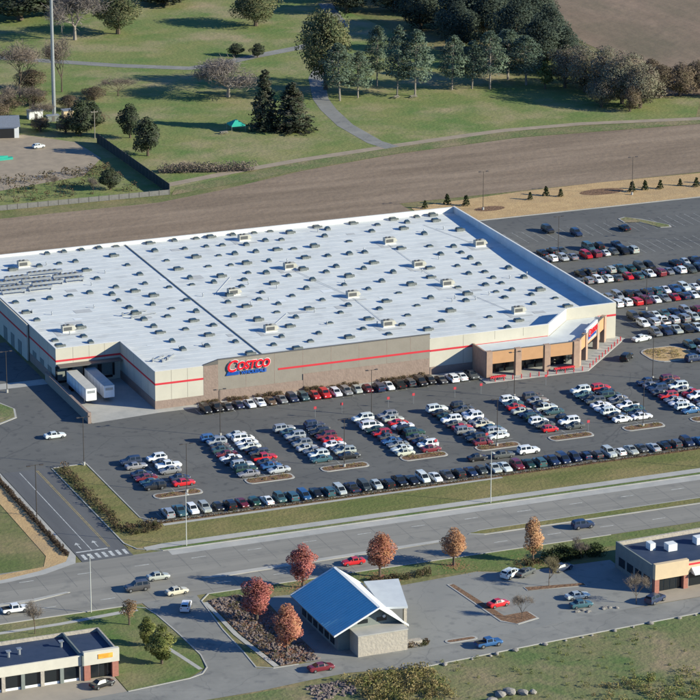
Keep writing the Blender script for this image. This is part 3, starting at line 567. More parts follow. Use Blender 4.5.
def stuff_shrubs(name, label, cat, kind, pts, size=.3, per=26):
    mb = MB(); R = random.Random(len(pts)*7+3)
    for x, y, s in pts:
        leaf_quads(mb, (x, y, .42*s), (.62*s, .62*s, .48*s), int(per*2.6), size*.62*s**.5, R)
    return tag(mb.build(name, LM[kind]), label, cat, kind='stuff')
for i, (x0, x1) in enumerate([(10.5, 15.5), (17, 22.5), (24, 31), (36, 41), (42.5, 49.5), (55, 66)]):
    sheet('planting_bed', rect(x0, x1, -1.75, -.3), .185, M['mulch'])
    k = 0; x = x0+.6
    while x < x1-.3:
        o = link('shrub', shrub_mesh('shrub', i % 3), None, (x, -1+rnd.uniform(-.25, .25), .17)); o.scale = [rnd.uniform(.75, 1.1)]*3; o.rotation_euler = (0, 0, rnd.uniform(0, 6))
        tag(o, 'small brown shrub in the planting beds along the brown warehouse front', 'shrub', 'shrubs along the warehouse front'); x += rnd.uniform(1.05, 1.6)

# ---------------------------------------------------------------- trailers at the dock
def trailer(x, y, label):
    t = thing('semi_trailer', label, 'trailer', (x, y, .06), 0)
    MB().box(-1.25, 1.25, 0, 14.6, 1.15, 3.95).build('box_body', M['trailer'], t)
    MB().box(-1.27, 1.27, -.02, 14.62, 3.952, 4.02).build('trailer_roof', M['trailerroof'], t)
    MB().box(-1.0, 1.0, .15, 14.4, .95, 1.148).build('chassis', M['coping'], t)
    for sx in (-.9, .9): MB().box(sx-.08, sx+.08, 2.4, 2.6, 0, .95).box(sx-.2, sx+.2, 2.3, 2.7, 0, .08).build('landing_leg', M['steel'], t)
    for yy in (11.6, 12.9):
        for sx in (-1, 1): MB().tube((sx*.7, yy, .5), (sx*1.22, yy, .5), .5, .5, 12, 0, True).build('wheel', M['tyre'], t)
    for k in range(6): MB().box(-1.275, -1.252, 1+k*2.3, 1.08+k*2.3, 1.2, 3.9).build('side_rib', M['steel'], t)
    MB().box(-.9, .9, -.05, -.002, 2.9, 3.5).build('front_vent', M['steel'], t)
trailer(-12.6, 8.2, 'white box trailer backed to the dock, the one by the screen wall')
trailer(-8.1, 8.8, 'white box trailer backed to the dock, the one further from the screen wall')

# ---------------------------------------------------------------- cars
#            x      zb   zmid zbelt ztop  wm   wb   wt
CARS = {
 'sedan': ([(-2.38, .42, .62, .86, .9, .78, .72, .6), (-2.2, .28, .6, .94, 1.0, .87, .81, .7), (-1.6, .24, .6, .97, 1.05, .9, .84, .72), (-.85, .22, .6, .97, 1.43, .9, .85, .6),
   (.3, .22, .6, .96, 1.45, .9, .85, .61), (1.12, .22, .6, .94, 1.02, .9, .83, .72), (2.05, .25, .58, .8, .86, .86, .78, .66), (2.36, .4, .56, .7, .74, .74, .68, .56)], 2, 5, .32),
 'hatchback': ([(-1.98, .42, .65, .95, 1.0, .78, .74, .62), (-1.85, .28, .62, .98, 1.15, .85, .8, .66), (-1.4, .24, .62, .98, 1.45, .88, .83, .6), (-.7, .22, .62, .97, 1.5, .88, .83, .6),
   (.3, .22, .62, .96, 1.48, .88, .83, .6), (1.05, .22, .62, .94, 1.03, .88, .82, .7), (1.75, .25, .6, .82, .9, .84, .77, .64), (2.0, .4, .58, .72, .76, .72, .66, .55)], 1, 5, .31),
 'SUV': ([(-2.35, .5, .8, 1.1, 1.2, .86, .82, .7), (-2.25, .36, .76, 1.12, 1.35, .92, .87, .72), (-1.95, .32, .74, 1.12, 1.74, .95, .9, .69), (-.8, .3, .74, 1.12, 1.8, .95, .9, .7),
   (.4, .3, .74, 1.11, 1.76, .95, .9, .69), (1.1, .3, .74, 1.09, 1.17, .95, .88, .78), (2.1, .34, .72, 1.0, 1.07, .92, .85, .74), (2.38, .48, .7, .86, .9, .82, .76, .66)], 1, 5, .37),
 'minivan': ([(-2.5, .45, .8, 1.08, 1.2, .88, .84, .74), (-2.42, .32, .72, 1.1, 1.4, .93, .89, .76), (-2.2, .28, .7, 1.1, 1.72, .96, .91, .72), (-.8, .26, .7, 1.08, 1.78, .96, .91, .73),
   (.7, .26, .7, 1.04, 1.68, .96, .9, .7), (1.75, .27, .68, 1.0, 1.08, .93, .86, .74), (2.25, .3, .64, .86, .93, .88, .8, .66), (2.5, .44, .6, .74, .78, .76, .7, .58)], 1, 5, .34),
 'pickup': ([(-2.78, .55, .82, 1.08, 1.1, .94, .92, .9), (-2.6, .46, .8, 1.1, 1.12, .97, .95, .93), (-.92, .42, .78, 1.1, 1.12, .98, .95, .93), (-.86, .42, .78, 1.12, 1.74, .98, .93, .71),
   (.55, .4, .78, 1.12, 1.77, .98, .93, .72), (1.25, .4, .78, 1.1, 1.18, .98, .92, .82), (2.45, .44, .76, 1.04, 1.1, .96, .9, .8), (2.75, .55, .74, .9, .95, .88, .82, .72)], 3, 5, .4)}
COLS = {'w': ('white', (.78, .78, .78)), 's': ('silver', (.5, .51, .52)), 'g': ('grey', (.24, .245, .25)), 'd': ('dark grey', (.07, .072, .076)), 'k': ('black', (.014, .014, .016)),
 'n': ('navy', (.018, .03, .075)), 'b': ('blue', (.05, .15, .36)), 'r': ('red', (.55, .016, .022)), 'm': ('maroon', (.16, .016, .026)), 't': ('teal', (.06, .13, .15)), 'e': ('dark green', (.018, .055, .04)),
 'c': ('cream', (.58, .53, .42)), 'o': ('brown', (.12, .075, .05))}
PAINT = {k: mat('paint_'+v[0].replace(' ', '_'), v[1], rough=.35, coat=.6, spec=.5, metal=.25 if k in 'sgtb' else 0) for k, v in COLS.items()}
KIND = {'S': 'sedan', 'U': 'SUV', 'P': 'pickup', 'V': 'minivan', 'H': 'hatchback'}
def car_parts(kind):
    st, g0, g1, wr = CARS[kind]
    rings = []
    for x, zb, zm, zbt, zt, wm, wb, wt in st:
        rings.append([Vector((x, y, z)) for y, z in ((-wm*.94, zb), (-wm, zm), (-wb, zbt), (-wt, zt), (wt, zt), (wb, zbt), (wm, zm), (wm*.94, zb))])
    mb = MB()
    for a, b in zip(rings[:-1], rings[1:]):
        for i in range(8): j = (i+1) % 8; mb.face([a[i], a[j], b[j], b[i]])
    mb.face(rings[0]); mb.face(rings[-1][::-1])
    P = [('body', mb, None, None)]
    def quad(pts, ins, off):
        c = sum(pts, Vector())/len(pts); n = (pts[1]-pts[0]).cross(pts[2]-pts[0]).normalized()
        if n.z < 0 and abs(n.z) > .2: n = -n
        if abs(n.z) <= .5 and n.dot(Vector((c.x*0, c.y, 0)) if abs(n.y) > .5 else Vector((c.x, 0, 0))) < 0: n = -n
        return [c+(p-c)*ins+n*off for p in pts]
    ws = MB().face(quad([rings[g1-1][3], rings[g1-1][4], rings[g1][4], rings[g1][3]], .9, .015)); P.append(('windscreen', ws, M['glass'], None))
    rw = MB()
    if kind == 'pickup': rw.face(quad([rings[2][3], rings[2][4], rings[3][4], rings[3][3]], .82, .015))
    elif kind == 'sedan': rw.face(quad([rings[2][3], rings[2][4], rings[3][4], rings[3][3]], .88, .015))
    else: rw.face(quad([rings[1][3], rings[1][4], rings[2][4], rings[2][3]], .86, .015))
    P.append(('rear_window', rw, M['glass'], None))
    for i0, i1 in ((2, 3), (5, 4)):
        sw = MB()
        for k in range(g0, g1):
            sw.face(quad([rings[k][i0], rings[k+1][i0], rings[k+1][i1], rings[k][i1]], .84, .018))
        P.append(('side_window', sw, M['glass'], None))
    wx = (st[-1][0]*.64, st[0][0]*.6); hw = max(s[5] for s in st)
    for x in wx:
        for s in (-1, 1):
            m = MB(); m.tube((x, s*(hw-.2), wr), (x, s*(hw+.025), wr), wr, wr, 12, 0, True); m.tube((x, s*(hw+.02), wr), (x, s*(hw+.034), wr), wr*.62, wr*.58, 10, 1, True)
            P.append(('wheel', m, [M['tyre'], M['rim']], None))
    for s in (-1, 1):
        a = rings[-2]; z = (st[-1][2]+st[-1][3])/2; x = st[-1][0]
        m = MB(); m.box(x-.28, x+.012, s*st[-1][5]*.72-.17, s*st[-1][5]*.72+.17, z-.02, z+.12); P.append(('headlight', m, M['lampw'], None))
        x = st[0][0]; z = (st[0][3]); m = MB(); m.box(x-.012, x+.2, s*st[0][5]*.78-.14, s*st[0][5]*.78+.14, z-.18, z); P.append(('taillight', m, M['lampr'], None))
    if kind == 'pickup':
        m = MB(); m.box(-2.62, -1.0, -.8, .8, 1.1, 1.135); P.append(('load_bed', m, M['tyre'], None))
    return P
CP = {}
CR = random.Random(11)
BASE = dict(CARS)
for k in BASE:
    CP[k] = []
    for v in range(4):
        st, g0, g1, wr = BASE[k]
        lx, hz, cab, sh = CR.uniform(.94, 1.07), CR.uniform(.95, 1.06), CR.uniform(.94, 1.06), CR.uniform(-.12, .12)
        ns = []
        for i, (x, zb, zm, zbt, zt, wm, wb, wt) in enumerate(st):
            d = sh if g0 <= i <= g1 else sh*.4 if 0 < i < len(st)-1 else 0
            zt2 = zbt+(zt-zbt)*cab if zt-zbt > .2 else zt
            ns.append((x*lx+d, zb, zm*hz, zbt*hz, zt2*hz, wm, wb, wt*CR.uniform(.97, 1.03)))
        CARS[k] = (ns, g0, g1, wr*CR.uniform(.95, 1.06))
        CP[k].append([(n, mb.mesh(n, m if m else PAINT['w'], False), m is None) for n, mb, m, _ in car_parts(k)])
PV = {}
for k, v in COLS.items():
    PV[k] = [PAINT[k]]
    for j in range(3):
        f = CR.uniform(.72, 1.2); tint = [CR.uniform(.93, 1.07) for _ in range(3)]
        PV[k].append(mat('paint_%s_%d' % (v[0].replace(' ', '_'), j), tuple(min(.8, c*f*t_) for c, t_ in zip(v[1], tint)), rough=CR.uniform(.3, .5), coat=CR.uniform(.3, .8), spec=.5, metal=.3 if k in 'sgtb' else 0))
ncar = 0
def car(code, x, y, ang, label, group='cars parked on the lot', z=.055, parts=True, cat='car'):
    global ncar; ncar += 1
    kind = KIND[code[1]]; cname = COLS[code[0]][0]
    t = thing('pickup_truck' if kind == 'pickup' else 'car', '%s %s%s' % (cname, kind, label), 'pickup' if kind == 'pickup' else cat, (x, y, z), ang, group)
    s = rnd.uniform(.96, 1.03); t.scale = (s, s*rnd.uniform(.98, 1.02), s*rnd.uniform(.97, 1.04))
    pv = rnd.choice(PV[code[0]])
    for n, me, paint in rnd.choice(CP[kind]):
        if not parts and n in ('headlight',): continue
        o = link(n, me, t)
        if paint: o.material_slots[0].link = 'OBJECT'; o.material_slots[0].material = pv
    return t
TYPES = 'SSSUUUVHP'
def rc(c): return c + rnd.choice(TYPES)
ROWS = [("nU0 gS1 nS3 mS4 tS5 kU6", "wU0 wP2 gS3 nS5 rS6 dS1"),
 ("bU0 sU1 dS2 tS3 mS4 wS5 kS6 sU7 eU8 gS9", "wS0 wV1 wS2 sS3 kS4 dU5 rP6 nS7 bS8 sS9"),
 ("sU0 tS1 sU2 dS3 gU4 sS5 gS6 wU7 tS8", "nU0 dS1 kU2 mU3 rS4 wS5 gS6 sU7 kS8"),
 ("wU0 gS1 wV2 eS3 rU4 dS5 bS6 gS7 wS8 cS9", "gU0 sS1 rS2 wS3 kU4 eU5 dS6 nS7 wU8 mS9"),
 ("wU0 kS1 eS2 wU3 dS4 rS5 gU6 dS7 kU8 mS9", "kU0 dS1 wS2 wU3 gS4 cS5 tS6 sU7 wS8"),
 ("wU0 tS1 rS2 sS3 nS4 eU5 wU6 dS7 rH8", "dU0 gS1 kS2 sP3 tS4 kH6 wU7 dS8"),
 ("wU0 tS1 kS2 dU3 wS4 wS5 wU6 kS7 wS8", "rU0 kS1 eV2 gS3 dS4 wP5 tS6 nS7 wS8"),
 ("nP0 gS1 nU2 dS3 rU4 gS5 wS6 wU7 bS8", "mU0 kS1 wU2 gS3 rS4 wU5 nS6 sS7")]
for r, sides in enumerate(ROWS):
    y0 = -25.5 if r else -33.8
    for si, s in enumerate(sides):
        cs = sorted(((int(c[2:]), c[:2]) for c in s.split()), reverse=True)
        for k, (i, c) in enumerate(cs):
            lb = ', %s from island, %s side of %s double row from the driveway' % (ORD[k], ('dock', 'entrance')[si], ORD[r])
            car(c, ROWX[r][si]+rnd.uniform(-.45, .45), y0-i*2.75+rnd.uniform(-.2, .2), (0 if rnd.random() < .5 else math.pi)+rnd.gauss(0, .03), lb, 'cars in the double rows before the warehouse')
for i, c in enumerate("kkdnwwogntrrwgsmnwkdkkdwwd"):
    car(rc(c), 10.0+i*2.65+rnd.uniform(-.1, .1), -5.75+rnd.uniform(-.2, .25), (-1 if rnd.random() < .75 else 1)*math.pi/2+rnd.uniform(-.03, .03), ', %s from the dock in the row along the brown front wall' % ordn(i), 'cars along the warehouse front')
for i, c in enumerate("stwskkmewttbktsndskkkwwdkndswmetnnnndswsdskdnbswkd"):
    car(rc(c), -20.4+i*2.75+rnd.uniform(-.12, .12), -67.2+rnd.uniform(-.25, .3), (-1 if rnd.random() < .7 else 1)*math.pi/2+rnd.uniform(-.03, .03), ', %s from the driveway in the row along the roadside mulch strip' % ordn(i), 'cars in the row by the road')
SIDE = [(103.6, "147.6k"), (97.8, "153.4n 167.8k"), (83.6, "136.6k 139.4d 142.2d 150t 153k 158.6n"), (77.2, "133.5k 136.4w 139.4s 142.2g 146.2r 149m 151.8w 154.4d 157k 159.8s"),
 (62, "139.5k 137.2k 140d 143n 145.8s 148.5t 151.5e 154.4d 157k 164.5k 167.5s 170.5n 173.5d 176.4k"), (55.2, "133.2d 136g 138.7w 141.5w 144.2d 147.5r 150.3t 153.6w 156.5m 159.3g 162.6w 165.4d 168.2n 171t 174w"),
 (40.6, "131.5o 134.2g 137.2s 140k 142.7d 145.4n 148.1t 150.8w 153.5b 156.2w 159w 161.8n 164.6g 167.4k"), (34, "131d 133.7w 136.4w 139.1r 141.8m 144.5w 147.2g 150r 152.7n 155.4w 158.1d 161w"),
 (22.3, "132.7d 135.5k 138.3w 141t 144n 147s 150m 152.8d"), (16.6, "132.2w 135s 137.8w 140.5s 143.4g 146.2s 149d 151.7w 154.4k"), (8.6, "131.5g 134.3n 137.2s 140k 142.9w 145.6e"), (-3.2, "134.8t 137.6n 140.4d"), (-9.6, "135.4w 138.2n")]
for li, (y, s) in enumerate(SIDE):
    for k, c in enumerate(s.split()):
        car(rc(c[-1]), float(c[:-1]), y+rnd.uniform(-.25, .25), (-1 if rnd.random() < .5 else 1)*math.pi/2+rnd.uniform(-.03, .03), ', %s from the warehouse in side lot line %s from the bank' % (ORD[k], ORD[li]), 'cars in the side lot', parts=False)
TR = 'cars on the roads and yards'
for c, x, y, a, lb in [('wS', -27.2, -10.5, 0, ' driving past the end of the dock screen wall'), ('wS', 126.3, 5.6, .2, ' driving past the warehouse entrance corner'), ('kU', 116.2, -6.5, .75, ' waiting by the red entrance bollards'),
  ('kS', 53.5, -59.3, 0, ' driving foremost in the aisle by the roadside row'), ('dS', 59.5, -59.6, 0, ' driving in the aisle between dark sedan and white SUV'), ('wU', 65.8, -59.2, 0, ' driving last in the aisle by the roadside row'),
  ('nU', 130.6, -13.6, .1, ' parked beside the tan island near the entrance'),
  ('rS', 22.3, -138.6, .15, ' alone in the concrete yard by the mulch divider'), ('bP', 12.3, -156.2, .06, ' on the street along the rough grass'), ('nU', 56.5, -105.6, 0, ' on the main road beside the grass median'),
  ('dS', 34.3, -125.4, .5, ' nosed to the verge behind the amber tree'), ('wU', 31.2, -125.2, .5, ' next to the dark grey sedan by the amber tree'), ('nS', 42.1, -125.8, .3, ' in the shade beside the flat-roofed shop'),
  ('sS', 38.3, -140.6, 0, ' in the concrete yard, nearer the flat-roofed shop'), ('tS', 37, -145, 0, ' in the concrete yard, nearer the street'), ('nU', 51.5, -148, .45, ' in front of the buff shop corner'),
  ('rS', 4.8, -107.2, math.pi, ' on the main road behind the shade-tinted blue roof'), ('sS', -34, -100.4, 0, ' crossing the junction, first in from the lot driveway'), ('dU', -39.8, -104.5, math.pi, ' turning at the junction'),
  ('cS', -33.2, -109.2, .1, ' at the junction mouth of the side street'), ('wU', -34.2, -117.4, 1.1, ' leaving the side street beside the garden walk'), ('wP', -65.2, -106.6, 0, ' on the main road beside the corner lawn'),
  ('kS', -61, -147.4, .3, ' parked before the brick columned store'), ('mS', -21.2, -155.2, .05, ' on the street by the rubble bed')]:
    car(c, x, y, a, lb, TR, .075)

# ---------------------------------------------------------------- lamp posts, signs, poles
def lamp(x, y, h, label, two=True, m='pole', base=True, ang=0):
    t = thing('lamp_post', label, 'lamp post', (x, y, .05), ang, 'lamp posts')
    if base: MB().tube((0, 0, 0), (0, 0, .75), .3, .3, 10, 0, True).build('footing', M['concrete'], t)
    MB().tube((0, 0, 0), (0, 0, h), .1, .065, 8).build('pole', M[m], t)
    for s in ((-1, 1) if two else (1,)):
        MB().tube((0, 0, h-.12), (s*.9, 0, h-.05), .05, .05, 6).build('arm', M[m], t)
        hd = MB().box(min(s*.8, s*1.45), max(s*.8, s*1.45), -.2, .2, h-.12, h+.04).build('lamp_head', M[m], t)
        MB().box(min(s*.9, s*1.4), max(s*.9, s*1.4), -.16, .16, h-.14, h-.122).build('lens', M['lampw'], hd)
for x, y, h, lb in [(-26.8, -30.3, 11, 'dark twin-headed lamp post on the grass corner by the driveway'), (-12, -55.2, 11, 'dark lamp post on the first double row island'), (7.2, -23.2, 11, 'dark lamp post heading the second double row near the sign'),
   (25, -52.6, 11, 'dark lamp post on the third double row island'), (43.7, -22.8, 11, 'dark lamp post heading the fourth double row'), (61.4, -52.3, 11, 'dark lamp post on the fifth double row island'), (79.3, -22.6, 11, 'dark lamp post before the entrance canopy'),
   (97.3, -52.4, 11, 'dark lamp post on the seventh double row island'), (139.7, 80.5, 11, 'dark lamp post in the side lot near the warehouse back'), (139.2, 28.6, 11, 'dark lamp post in the side lot near the entrance corner'),
   (140.8, 131, 11, 'dark lamp post on the tan bank behind the warehouse corner'), (186.4, 130.2, 11, 'dark lamp post on the tan bank beside the low shrubs'), (183.5, 77.4, 11, 'dark lamp post in the empty stalls of the side lot'), (115, -22.4, 11, 'dark lamp post heading the last double row'),
   (-27.8, 24.4, 10, 'dark lamp post by the truck court island')]:
    lamp(x, y, h, lb)
for x, y, a, lb in [(-22.6, -84.9, 1.57, 'pale street lamp on the verge near the driveway crossing'), (45.1, -84.9, 1.57, 'pale street lamp on the verge along the long row of cars'), (-51.7, -112.2, -1.57, 'pale street lamp on the corner lawn by the main road'), (101, -84.9, 1.57, 'pale street lamp on the verge toward the far end')]:
    lamp(x, y, 11.5, lb, False, 'polelight', False, -a)
t = thing('gantry_sign', 'dark post with long overhead arm beside the driveway', 'sign post', (-45.6, -56.8, .06))
MB().tube((0, 0, 0), (0, 0, 11.2), .12, .09, 8).build('pole', M['pole'], t); MB().tube((-1.2, 0, 11.1), (1.4, .1, 11.15), .07, .06, 6).build('arm', M['pole'], t)
for sx in (-1.5, 1.3): MB().box(sx-.4, sx+.4, -.2, .2, 10.98, 11.2).build('lamp_head', M['pole'], t)
for i, (x, y) in enumerate([(31.6, -18.8), (38.2, -18.5), (49.6, -18.6), (56, -18.2), (66.6, -17.6), (73.3, -17.4), (84.6, -50.5), (47.8, -49.8), (60, -50), (90, -17)]):
    t = thing('cart_return_sign', 'thin post carrying a small red cart return flag in the lot', 'sign', (x, y, .05), 0, 'cart return flags')
    MB().tube((0, 0, 0), (0, 0, 2.6), .05, .05, 6).build('post', M['steel'], t); MB().box(-.3, .3, -.03, .03, 1.95, 2.55).build('flag', M['red'], t)
t = thing('utility_pole', 'weathered grey utility pole beside the dark screened fence', 'utility pole', (66.5, 249, 0))
MB().tube((0, 0, 0), (0, 0, 9), .16, .11, 8).build('pole', M['palebark'], t); MB().box(-1.1, 1.1, -.07, .07, 8.2, 8.4).build('crossarm', M['palebark'], t)
for s in (-1, 0, 1): MB().tube((s, 0, 8.4), (s, 0, 8.65), .06, .05, 6, 0, True).build('insulator', M['steel'], t)
# telecom tower
t = thing('telecom_tower', 'tall pale grey telecom monopole rising above the park trees', 'tower', (63.2, 279.2, 0))
MB().tube((0, 0, 0), (0, 0, 48), .62, .4, 12).build('pole', M['steel'], t); MB().tube((0, 0, 0), (0, 0, .4), 1.5, 1.5, 12, 0, True).build('footing', M['concrete'], t)
for k in range(3):
    a = k*2.094+.3; c, s = math.cos(a), math.sin(a)
    MB().tube((0, 0, 39.5), (c*2.4, s*2.4, 39.5), .09, .09, 6).build('arm', M['steel'], t)
    for q in (-.8, .8):
        px, py = c*2.5-s*q, s*2.5+c*q; MB().box(px-.16, px+.16, py-.16, py+.16, 38.5, 40.4).build('antenna', M['whitemetal'], t)
    MB().tube((c*2.45+s*1.2, s*2.45-c*1.2, 39.5), (c*2.45-s*1.2, s*2.45+c*1.2, 39.5), .07, .07, 6).build('rail', M['steel'], t)
for x, y, w, d, h, m, lb in [(57.6, 281, 4.4, 2.6, 2.5, 'whitemetal', 'white equipment shelter at the foot of the telecom tower, beside the bare trees'), (67.3, 278.5, 3.2, 2.6, 2.3, 'buff', 'buff equipment shelter at the foot of the telecom tower'), (61.5, 275.3, 3.6, 1.8, 1.8, 'greyclad', 'grey equipment cabinet before the telecom tower')]:
    t = thing('equipment_shelter', lb, 'shelter', (x, y, 0)); MB().box(-w/2, w/2, -d/2, d/2, 0, h).build('wall', M[m], t)
    MB().box(-w/2-.2, w/2+.2, -d/2-.2, d/2+.2, h+.002, h+.2).build('roof', M['steel'], t); MB().box(-.45, .45, -d/2-.04, -d/2-.002, .1, 1.7).build('door', M['coping'], t)

# ---------------------------------------------------------------- fences
def fence(p, q, h, n, m, label, post=.08):
    t = thing('fence', label, 'fence', (p[0], p[1], 0)); d = Vector(q)-Vector(p); t.rotation_euler = (0, 0, math.atan2(d.y, d.x)); L = d.length/n
    pm = MB().box(.1, L-.1, -.03, .03, .05, h).mesh('panel', M[m]); po = MB().box(-post, post, -post, post, 0, h+.15).mesh('post', M['coping'])
    for i in range(n): link('panel', pm, t, (i*L, 0, 0))
    for i in range(n+1): link('post', po, t, (i*L, 0, 0))
fence((66, 179.5), (65.6, 244), 3.0, 22, 'fence', 'dark screened fence running back from the dirt strip')
fence((65.7, 179), (-40, 181.5), 1.5, 36, 'greyfence', 'low weathered grey fence along the edge of the graded dirt')
# farm shed
t = thing('farm_shed', 'white metal farm shed with grey gabled roof and dark open door', 'shed', (41.5, 266, 0), -.25)
MB().box(-7, 6, -6, 6, 0, 3.6).build('wall', M['whitemetal'], t)
MB().face([(-7.4, -6.5, 3.5), (6.4, -6.5, 3.5), (6.4, 0, 5.6), (-7.4, 0, 5.6)]).face([(-7.4, 6.5, 3.5), (6.4, 6.5, 3.5), (6.4, 0, 5.6), (-7.4, 0, 5.6)]).build('roof', M['steel'], t)
MB().face([(6.01, -6, 3.6), (6.01, 6, 3.6), (6.01, 0, 5.5)]).build('gable', M['whitemetal'], t)
MB().box(.2, 4.6, -6.06, -6.004, 0, 3.0).build('door_opening', M['dark'], t)
MB().box(-5, -2, -6.06, -6.004, 0, 2.8).build('door', M['greyclad'], t)
car('wH', 47.5, 244.5, .2, ' parked on the bare farm yard', 'vehicles in the farm yard', .06)
t = thing('tarpaulin_heap', 'green tarpaulin spread over a heap in the farm yard', 'tarpaulin', (33.5, 235, 0)); mb = MB(); R = random.Random(3)
mb.prism([(-3, -1.2), (3, -1), (3.3, 1), (-2.6, 1.3)], .06, [.5, .7, .5, .6]); mb.build('cover', M['green'], t); MB().prism([(-1.6, -.7), (1.6, -.6), (1.4, .6), (-1.5, .7)], .5, [1.1, 1.3, 1, 1.2]).build('ridge', M['green'], t)
# pavilion tent in the park
t = thing('canopy_tent', 'turquoise peaked canopy tent on the park lawn left of the spruces', 'tent', (109.4, 243, 0)); q = [(-2.2, -2.2), (2.2, -2.2), (2.2, 2.2), (-2.2, 2.2)]
mb = MB()
for i in range(4): a, b = q[i], q[(i+1) % 4]; mb.face([(*a, 2.2), (*b, 2.2), (0, 0, 3.6)]); mb.face([(*a, 1.8), (*b, 1.8), (*b, 2.2), (*a, 2.2)])
mb.build('canopy', M['green'], t)
for a in q: MB().tube((*a, 0), (*a, 2.2), .05, .05, 6).build('leg', M['steel'], t)
for x, y, lb in [(104.6, 240.6, 'wooden picnic table in the shade near the turquoise tent'), (171, 264.5, 'wooden picnic table under the pines nearest the park road'), (176.4, 263.2, 'wooden picnic table under the pair of tallest pines')]:
    t = thing('picnic_table', lb, 'table', (x, y, 0), rnd.uniform(0, 1)); MB().box(-1.2, 1.2, -.4, .4, .7, .78).build('table_top', M['palebark'], t)
    for s in (-1, 1): MB().box(-1.2, 1.2, s*.75-.15, s*.75+.15, .42, .48).build('seat', M['palebark'], t); MB().box(s*.9-.06, s*.9+.06, -.8, .8, .34, .419).box(s*.9-.06, s*.9+.06, -.4, -.28, 0, .699).box(s*.9-.06, s*.9+.06, .28, .4, 0, .699).build('trestle', M['palebark'], t)

# ---------------------------------------------------------------- foreground buildings
# long store, bottom left
t = thing('columned_store', 'long low store with white fascia, dark flat roof and brick columns', 'building', (-56.4, -143.2, 0))
MB().box(-60, -.2, .6, 12, 0, 4.05).build('wall', M['buff'], t)
MB().face([(-60, .3, 4.2), (-.3, .3, 4.2), (-.3, 11.7, 4.2), (-60, 11.7, 4.2)]).build('roof', M['navyroof'], t)
mb = MB(); mb.box(-60, -7, 0, .3, 3.0, 4.95); mb.build('fascia', M['buffwhite'], t)
MB().box(-6.8, 0, -.5, .3, 3.0, 5.6).build('corner_fascia', M['buffwhite'], t)
MB().box(-60, 0, 11.7, 12, 3.0, 4.9).build('rear_parapet', M['stone'], t); MB().box(-.3, 0, .31, 11.69, 0, 4.95).build('end_wall', M['stone'], t); MB().box(-7.1, -6.82, -.5, 11.69, 3, 5.0).build('cross_parapet', M['greyclad'], t)
sg = MB(); sg.box(-4.1, -1.3, -.6, -.502, 4.0, 4.9); s_ = sg.build('fascia_sign', M['orange'], t)
for i in range(13):
    x = -7.2-i*3.7; MB().box(x-.35, x+.35, -.1, .5, 0, 2.998).build('column', M['greyclad'] if i % 2 else M['stone'], t)
    MB().box(x-3.3, x-.4, .35, .45, .5, 2.9).build('shop_window', M['glass'], t); MB().box(x-3.3, x-.4, .3, .46, 0, .498).build('stall_riser', M['whitesign'], t)
for x in (-6.2, -.8): MB().box(x-.6, x+.6, -.55, .55, 0, 2.998).build('brick_pier', M['brick'], t)
for x in (-5.2, -3.5, -1.9): MB().box(x-.05, x+1.4, .4, .5, .05, 2.9).build('entrance_pane', M['glass'], t)
for x, y in ((-8.8, 7), (-17, 6.5), (-19.2, 6)): MB().tube((x, y, 4.2), (x, y, 5.3), .3, .3, 8, 0, True).box(x-.45, x+.45, y-.45, y+.45, 5.302, 5.45).build('roof_flue', M['steel'], t)
MB().box(-26, -23.5, 5, 7, 4.2, 5.4).build('roof_unit', M['hvac'], t)
# flat shop, right
t = thing('flat_shop', 'flat dark-roofed shop with buff corner fascia and red striped frontage', 'building', (53.6, -143.6, 0), .045)
MB().box(0, 90, .4, 15, 0, 4.6).build('wall', M['greyclad'], t)
MB().face([(.3, .3, 4.75), (90, .3, 4.75), (90, 14.7, 4.75), (.3, 14.7, 4.75)]).build('roof', M['navyroof'], t)
MB().box(-.3, 0, .31, 15.3, 0, 5.6).build('side_wall', M['greyclad'], t); MB().box(.001, 90, 14.8, 15.3, 3, 5.5).build('rear_parapet', M['stone'], t)
MB().box(-.3, 7.2, -.6, .3, 2.9, 6.1).build('corner_fascia', M['buff'], t); MB().box(7.21, 90, -.3, .3, 3.2, 5.3).build('fascia', M['buff'], t)
MB().box(7.3, 90, -.34, -.302, 4.7, 5.1).build('red_band', M['red'], t); MB().prism([(8, -1.8), (40, -1.8), (40, -.31), (8, -.31)], 3.0, [3.1, 3.1, 4.2, 4.2]).build('awning', M['canopyroof'], t)
for x in (.2, 6.7): MB().box(x-.5, x+.5, -.55, .5, 0, 2.898).build('pier', M['brick'], t)
for i in range(4): MB().box(.9+i*1.35, 2.1+i*1.35, .3, .38, .1, 2.85).build('shop_window', M['glass'], t)
for i in range(8): MB().box(8+i*4, 11.4+i*4, .3, .38, .1, 2.95).build('shop_window', M['glass'], t)
for i in range(4): MB().box(-.36, -.302, 1.5+i*3.3, 3.9+i*3.3, 1.0, 2.8).build('side_window', M['glass'], t)
for x, y, w in ((8.4, 8.6, 2), (15.5, 9.5, 2.2), (5, 10.6, 1.2), (22, 8, 2)): MB().box(x-w/2, x+w/2, y-.9, y+.9, 4.752, 6.2).build('roof_unit', M['whitemetal'], t)
